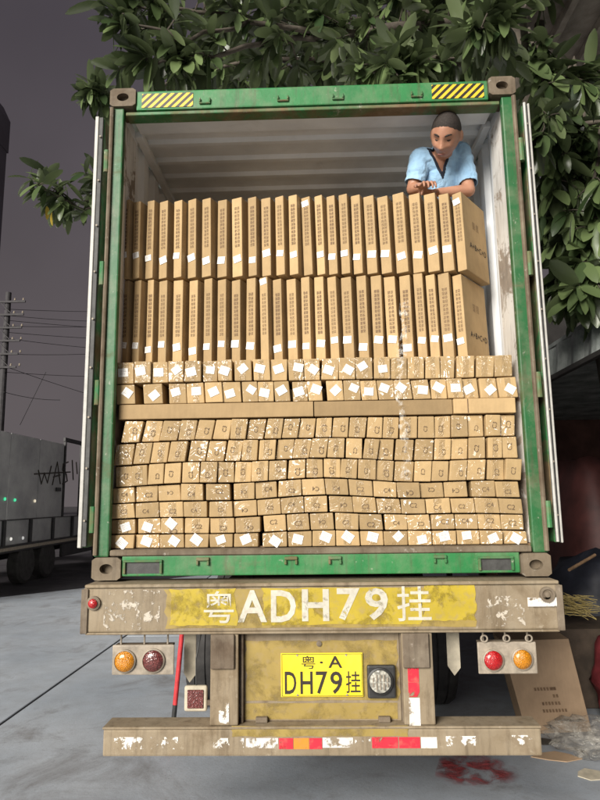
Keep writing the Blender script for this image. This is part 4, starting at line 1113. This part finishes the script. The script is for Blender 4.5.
# dark red tarpaulin-covered heap inside
rm_ = simple('dark_red_tarpaulin', (.07, .022, .02), .6, .4, 4)
mb = B(); nx, ny = 14, 18; vs = []
for i in range(nx+1):
    for j in range(ny+1):
        u, v = i/nx, j/ny; hgt = 2.15*min(1, 6*u*(1-u)+.001)**.5*min(1, 8*v*(1-v)+.001)**.5
        vs.append((2.75+1.5*u, 3.4+3.6*v, max(0.0, hgt + .12*mnoise.noise(Vector((u*5, v*6, 2)))*(hgt > .3))))
fs = [(i*(ny+1)+j, (i+1)*(ny+1)+j, (i+1)*(ny+1)+j+1, i*(ny+1)+j+1) for i in range(nx) for j in range(ny)]
tag(mb.add(vs, fs).build('covered_heap', rm_, None, smooth=True), 'tall heap under dark red tarpaulin inside the shed', 'heap')
# long stick lying on dark bundle
bd = simple('dark_blue_sheet', (.016, .018, .028), .55, .4, 6)
def lump(name, cx, cy, z0, rx, ry, rz, mat, seed, n=20, amp=.25, label='', cat='', fr=3.0):
    mb = B(); mb.ell((0, 0, 0), (1, 1, 1), None, n, n*2//3)
    for v in mb.v:
        q = 1 + amp*mnoise.noise(v*fr*.6 + Vector((seed*3.1, seed, 0))) + amp*.5*mnoise.noise(v*fr*1.9 + Vector((seed, 0, 5)))
        v.x, v.y, v.z = cx + v.x*rx*q, cy + v.y*ry*q, max(z0, z0 + rz*.8 + v.z*rz*q)
    o = mb.build(name, mat, None, smooth=True)
    return tag(o, label, cat)
p = atY(582, 590, 2.6)
lump('bundle', 2.85, 3.25, 0.0, .55, .5, .62, bd, 3, 22, .22, 'dark sheet-covered bundle beside the container, under the wooden stick', 'bundle')
s0, s1 = atY(569, 570, 2.3), atY(595, 555, 2.55)
wood = simple('pale_stick_wood', (.30, .19, .11), .6, .3, 20)
s0.z = min(s0.z, 1.3); tag(B().cyl(s0, s1, .014, n=8).build('wooden_stick', wood), 'pale wooden stick lying on the dark bundle right of the container', 'stick')

# leaning cardboard box with print
bl, brr = atZ(527, 737), atZ(588, 730); 
cbx = [atY(x, y, 1.50) for x, y in ((527, 737), (588, 733), (566, 634), (478, 634))]
lean = .10
mb = B(); D_x = .30
fpts = [Vector((cbx[0].x, 1.50, 0)), Vector((cbx[1].x+.05, 1.55, 0)), Vector((cbx[1].x-.03, 1.55+lean, .63)), Vector((cbx[0].x-.12, 1.50+lean, .63))]
bk = Vector((.02, D_x, 0))
mb.add([*fpts, *[q + bk for q in fpts]], [(0,1,2,3),(7,6,5,4),(0,4,5,1),(1,5,6,2),(2,6,7,3),(3,7,4,0)])
cb = mb.build('cardboard_box', 'carton_dull', None, .004, seg=2)
tag(cb, 'large dull cardboard box with printed lines on the ground right of trailer', 'box')
ux = (fpts[1]-fpts[0]).normalized(); uz = (fpts[3]-fpts[0]).normalized(); nn = ux.cross(uz).normalized()
if nn.y > 0: nn = -nn
wbx = (fpts[1]-fpts[0]).length
for (u, v, w, h_) in ((.30, .29, .18, .022), (.56, .29, .05, .022), (.56, .24, .05, .022), (.36, .19, .10, .022), (.56, .19, .05, .022), (.34, .14, .21, .022)):
    mbp = B(); nb = max(2, int(w/.024))
    for k in range(nb):
        o_ = fpts[0] + ux*(u*wbx + k*.024) + uz*v + nn*.006
        mbp.add([o_, o_+ux*.016, o_+ux*.016+uz*h_, o_+uz*h_], [(0,1,2,3)])
    mbp.build('printed_line', INK_FAINT, cb)
# second flattened box behind, straw bundle, bags, plastic
straw = simple('yellow_straw', (.46, .36, .13), .7, .4, 40)
c = atY(576, 607, 2.2); sb = B(); rr = random.Random(5)
for k in range(90):
    a_ = Vector((c.x+rr.uniform(-.12, .15), 2.2+rr.uniform(-.08, .2), max(.655, c.z+rr.uniform(-.06, .08)))); d = Vector((rr.uniform(.3, 1), rr.uniform(-.3, .3), rr.uniform(-.35, .2))).normalized()
    sb.bar(a_-d*.09, a_+d*.09, .007, .004)
strw = sb.build('straw_bundle', straw); tag(strw, 'loose yellow straw bundle beside the right end of the beam', 'straw')
tag(B().box(1.98, 2.75, 2.05, 2.62, 0, 0.62).build('wooden_crate', simple('dark_crate_wood', (.07, .05, .035), .8, .4, 8), None, .008), 'dark crate under the yellow straw, behind the cardboard box', 'crate')
redbag = simple('dark_red_plastic', (.15, .026, .03), .35, .4, 9); 
lump('plastic_sack', 2.30, 1.78, 0, .17, .17, .34, redbag, 7, 24, .30, 'dark red plastic sack at the right edge, behind the cardboard box', 'sack', 4)
pb = NT('crumpled_clear_plastic'); pb.set(col=(.55, .52, .46), rough=.16, alpha=pb.ramp(pb.noise(9, 5, .6, .8), .38, .62, .04, .5), spec=.8); pb.bump(pb.noise(14, 5, .6, 1.0), 1.0, .05); pb = pb.m
lump('plastic_bag', 1.86, 1.20, 0, .30, .22, .11, pb, 4, 30, .40, 'crumpled translucent plastic bag on the ground in front of the cardboard box', 'bag', 5)
lump('plastic_bag', 2.45, 1.45, 0, .22, .20, .30, pb, 9, 26, .35, 'pale translucent plastic bag standing at the right edge', 'bag', 5)
# red film flat on the ground
rf_ = NT('thin_red_film'); rf_.set(col=(.32, .06, .065), rough=.3, alpha=rf_.ramp(rf_.noise(7, 5, .65, .6), .38, .60, 0, .85)); gq = rf_.n('ShaderNodeTexGradient'); gq.gradient_type = 'SPHERICAL'; mpq = rf_.n('ShaderNodeMapping'); mpq.inputs['Location'].default_value = (-1, -1, 0); mpq.inputs['Scale'].default_value = (2, 2, 0); rf_.l(rf_.co('Generated'), mpq.inputs[0]); rf_.l(mpq.outputs[0], gq.inputs[0]); rf_.set(alpha=rf_.math('MULTIPLY', rf_.ramp(rf_.noise(7, 6, .7, .8), .40, .58, 0, .95), rf_.ramp(gq.outputs['Fac'], .02, .4)))
rf_.bump(rf_.noise(16, 4, .6, 1), .8, .02); rf_ = rf_.m
mb = B(); nx, ny = 30, 18; A0, A1, A2, A3 = atZ(432, 790), atZ(530, 783), atZ(508, 754), atZ(440, 756)
vs = []
for i in range(nx+1):
    for j in range(ny+1):
        u, v = i/nx, j/ny; p = (A0*(1-u)+A1*u)*(1-v) + (A3*(1-u)+A2*u)*v
        vs.append((p.x, p.y, .006 + .012*abs(mnoise.noise(Vector((p.x*9, p.y*9, 1))))))
fs = [(i*(ny+1)+j, (i+1)*(ny+1)+j, (i+1)*(ny+1)+j+1, i*(ny+1)+j+1) for i in range(nx) for j in range(ny)]
tag(mb.add(vs, fs).build('red_film', rf_, None, smooth=True), 'torn thin red plastic film lying on the concrete below the guard', 'film')

rs = random.Random(9)
for k, (px, py, a_, b_, lab) in enumerate(((556, 757, .16, .10, 'torn brown cardboard scrap lying just in front of the plastic bag'), (592, 775, .12, .09, 'pale paper scrap at the bottom right edge'), (545, 742, .09, .07, 'small dark scrap beside the foot of the cardboard box'))):
    c = atZ(px, py); t0 = rs.random()*3; pts = []
    for q in range(7):
        t = t0 + q*.9; r_ = rs.uniform(.7, 1.1); pts.append((c.x+a_*r_*math.cos(t), c.y+b_*r_*math.sin(t)))
    o = B().prism_xy(pts, .001, .006).build('scrap', ['carton_dull', 'flap', 'dark_steel'][k]); tag(o, lab, 'scrap', 'litter on the ground')
# ================================================================== FIG TREE
tree = thing('fig_tree', (3.05, 2.6, 0), 'big dusty fig tree arching over the container roof', 'tree')
rt = random.Random(21)
B().tube([(3.05, 2.6, 0), (3.0, 2.55, 1.4), (2.85, 2.5, 3.0), (2.6, 2.45, 4.4), (2.35, 2.5, 5.4)], [.20, .17, .15, .13, .11], 14).build('trunk', 'bark', tree, smooth=True)
def leaf_mesh(name, L, W_, curl, mat):
    me = bpy.data.meshes.new(name); vs = []; fs = []
    prof = [(0, .06), (.14, .62), (.38, 1), (.64, .98), (.87, .66), (1, .10)]
    for t, w in prof:
        z = -curl*L*t*t
        vs += [(-W_/2*w, L*t, z+.10*W_*w), (0, L*t, z), (W_/2*w, L*t, z+.10*W_*w)]
    for i in range(5):
        b = 3*i; fs += [(b, b+1, b+4, b+3), (b+1, b+2, b+5, b+4)]
    me.from_pydata(vs, [], fs); me.materials.append(MT[mat])
    for p in me.polygons: p.use_smooth = True
    return me
LM = [leaf_mesh('leaf', .20, .068, .22, 'leaf'), leaf_mesh('leaf', .165, .060, .40, 'leaf'), leaf_mesh('leaf', .235, .074, .12, 'leaf')]
LY = leaf_mesh('leaf', .15, .05, .2, 'leaf_yellow')
leaves = []                                    # (matrix, variant)
def put_leaf(p, d, sc=1.0, var=None, roll=None):
    d = d.normalized(); up = Vector((0, 0, 1)); x = d.cross(up)
    if x.length < .05: x = Vector((1, 0, 0))
    x.normalize(); z = x.cross(d)
    R3 = Matrix((x, d, z)).transposed().to_4x4() @ Matrix.Rotation(rt.uniform(-.7, .7) if roll is None else roll, 4, 'Y')
    leaves.append((Matrix.Translation(p) @ R3 @ Matrix.Scale(sc, 4), rt.randrange(3) if var is None else var))
def rosette(p, d, n=8, sc=1.0, droop=.35):
    d = d.normalized(); a_ = d.orthogonal().normalized(); b_ = d.cross(a_)
    for k in range(n):
        t = k*2.4 + rt.uniform(-.3, .3); e_ = .55 + .75*rt.random()
        v = d*(1.1-e_*.5) + (a_*math.cos(t)+b_*math.sin(t))*e_ - Vector((0, 0, droop*rt.random()))
        put_leaf(p - d*rt.uniform(0, .14), v, sc*rt.uniform(.62, 1.22))
TW = B()
def branch(pts, r0, r1, nt_, spread=.35, n=8, sc=1.0, t0=.25, dens=1, droop=.35):
    pts = [Vector(p) for p in pts]; m = len(pts)
    path = []
    for i in range(m-1):
        for q in range(4):
            p = pts[i].lerp(pts[i+1], q/4); path.append(p + Vector([rt.uniform(-.025, .025) for _ in range(3)]))
    path.append(pts[-1]); k = len(path)
    B().tube(path, [r0+(r1-r0)*i/(k-1) for i in range(k)], 7).build('branch', 'bark', tree, smooth=True)
    tw = B(); anyt = False
    for q in range(nt_):
        t = t0 + (1-t0)*(q+rt.random()*.8)/nt_; f = min(t, .999)*(k-1); i = int(f); p = path[i].lerp(path[i+1], f-i)
        d = (path[i+1]-path[i]).normalized()*.45 + Vector((rt.uniform(-1, 1), rt.uniform(-1, 1), rt.uniform(-.75, .75)))
        L = spread*rt.uniform(.45, 1.25); e_ = p + d.normalized()*L
        tw.tube([p, p.lerp(e_, .5) + Vector((0, 0, .02)), e_], [.008, .006, .004], 5); anyt = True
        rosette(e_, e_-p, n, sc, droop)
        if rt.random() < .5: rosette(p.lerp(e_, .55), e_-p, 4, sc, droop)
    rosette(path[-1], path[-1]-path[-2], n, sc, droop)
    TW.add(tw.v, tw.f)
P = lambda x, y, Y: atY(x, y, Y)
root = Vector((2.35, 2.5, 5.4))
# crown over the roof
branch([root, P(480, 20, 2.1), P(400, 30, 1.9), P(330, 35, 1.8), P(270, 40, 1.7)], .07, .02, 34, .42, 9, 1.2)
branch([root, P(500, -30, 2.4), P(420, -20, 2.2), P(330, -10, 2.1), P(230, 0, 2.0)], .07, .02, 38, .45, 9, 1.2)
branch([root, P(470, 60, 1.6), P(420, 60, 1.3), P(370, 72, 1.2)], .05, .015, 30, .30, 10, 1.15)
branch([root, P(430, 50, 2.8), P(300, 60, 2.9), P(190, 66, 2.9)], .06, .015, 46, .42, 9, 1.25)
branch([P(330, 35, 1.8), P(250, 20, 1.5), P(180, 12, 1.35), P(125, 8, 1.2)], .03, .008, 19, .30, 7, 1.2)
branch([P(270, 40, 1.7), P(215, 55, 1.3), P(170, 60, 1.15), P(140, 60, 1.05)], .025, .008, 13, .22, 7, 1.2)
branch([P(250, 20, 1.5), P(190, 40, 1.1), P(140, 25, .95), P(112, 16, .9)], .02, .006, 8, .20, 6, 1.15, .3)
branch([root, P(520, 10, 1.2), P(500, 20, .75), P(480, 28, .55)], .04, .01, 16, .25, 12, 1.15, .5)
branch([root, P(540, 0, 3.2), P(450, 10, 3.8), P(330, 20, 4.2), P(200, 25, 4.4)], .07, .02, 60, .62, 10, 1.5)
branch([root, P(480, -40, 3.4), P(380, -50, 3.8), P(240, -40, 4.2)], .07, .02, 50, .65, 10, 1.5)
branch([root, P(500, 50, 3.4), P(400, 60, 4.0), P(280, 70, 4.4), P(180, 60, 4.6)], .07, .02, 60, .55, 10, 1.5)
# lower left sprays past the left door
branch([P(210, 62, 2.9), P(170, 150, 3.4), P(120, 190, 3.2), P(85, 208, 2.9), P(55, 196, 2.7), P(34, 180, 2.6)], .03, .007, 15, .20, 5, 1.15, .54, droop=.7)
branch([P(120, 190, 3.2), P(100, 188, 3.0), P(92, 172, 2.9)], .012, .005, 5, .18, 5, 1.15, .3)
branch([P(210, 62, 2.9), P(150, 95, 2.2), P(110, 105, 1.8), P(92, 88, 1.6)], .02, .005, 10, .15, 7, .95, .70)
# right side, long hanging leaves in the dark
for (a_, b_, c_) in (((540, 60), (545, 120), (556, 180)), ((575, 60), (585, 130), (578, 200)), ((560, 95), (548, 170), (566, 240)), ((600, 120), (592, 190), (588, 260)), ((570, 150), (580, 240), (560, 290)), ((600, 200), (596, 260), (575, 300)), ((590, 60), (570, 110), (590, 160)), ((560, 60), (565, 150), (545, 230))):
    yy = rt.uniform(1.65, 2.3)
    branch([root, P(*a_, yy+.3), P(*b_, yy), P(*c_, yy+.05)], .03, .008, 14, .24, 6, 1.6, .52, droop=1.6)
branch([root, P(525, 55, 1.7), P(550, 72, 1.45), P(580, 80, 1.4)], .03, .008, 14, .22, 7, 1.35, .3, droop=.9)
branch([root, P(530, 30, 1.6), P(545, 100, 1.3), P(540, 140, 1.2)], .02, .006, 10, .18, 6, 1.25, .4, droop=1.2)
# a couple of yellowing leaves
for (x, y) in ((47, 206), (52, 212)):
    put_leaf(P(x, y, 2.7), Vector((rt.uniform(-.3, .3), -.1, -1)), 1.0, 3, .2)
two = TW.build('twig_mass', 'bark', tree); two['kind'] = 'stuff'
VAR = LM + [LY]
# the 300 nearest to the camera and in view stay single leaves, the rest is one mass
def vis(M_):
    p = M_.translation - CAM; z = p.dot(_f); x = 300+FPX*p.dot(_r)/z; y = 400-FPX*p.dot(_u)/z
    hid = 112 < x < 515 and y > 92
    return (0 if (-15 < x < 615 and -15 < y < 330 and not hid) else 1, z)
leaves.sort(key=lambda t: (t[1] != 3, vis(t[0])))
inv = Matrix.Translation(-wl(tree))
for M_, v in leaves[:300]:
    o = bpy.data.objects.new('leaf', VAR[v]); COL.objects.link(o); o.parent = tree; o.matrix_local = inv @ M_
mb = B()
for M_, v in leaves[300:]:
    me = VAR[v]; mb.add([M_ @ q.co for q in me.vertices], [tuple(p.vertices) for p in me.polygons])
def mass(mb, name, mat, parent):
    me = bpy.data.meshes.new(name); o0 = wl(parent); me.from_pydata([v-o0 for v in mb.v], [], mb.f); me.materials.append(MT[mat])
    for p in me.polygons: p.use_smooth = True
    return link(name, me, o0, parent)
fol = mass(mb, 'foliage', 'leaf', tree); fol['kind'] = 'stuff'
print('leaves', len(leaves))
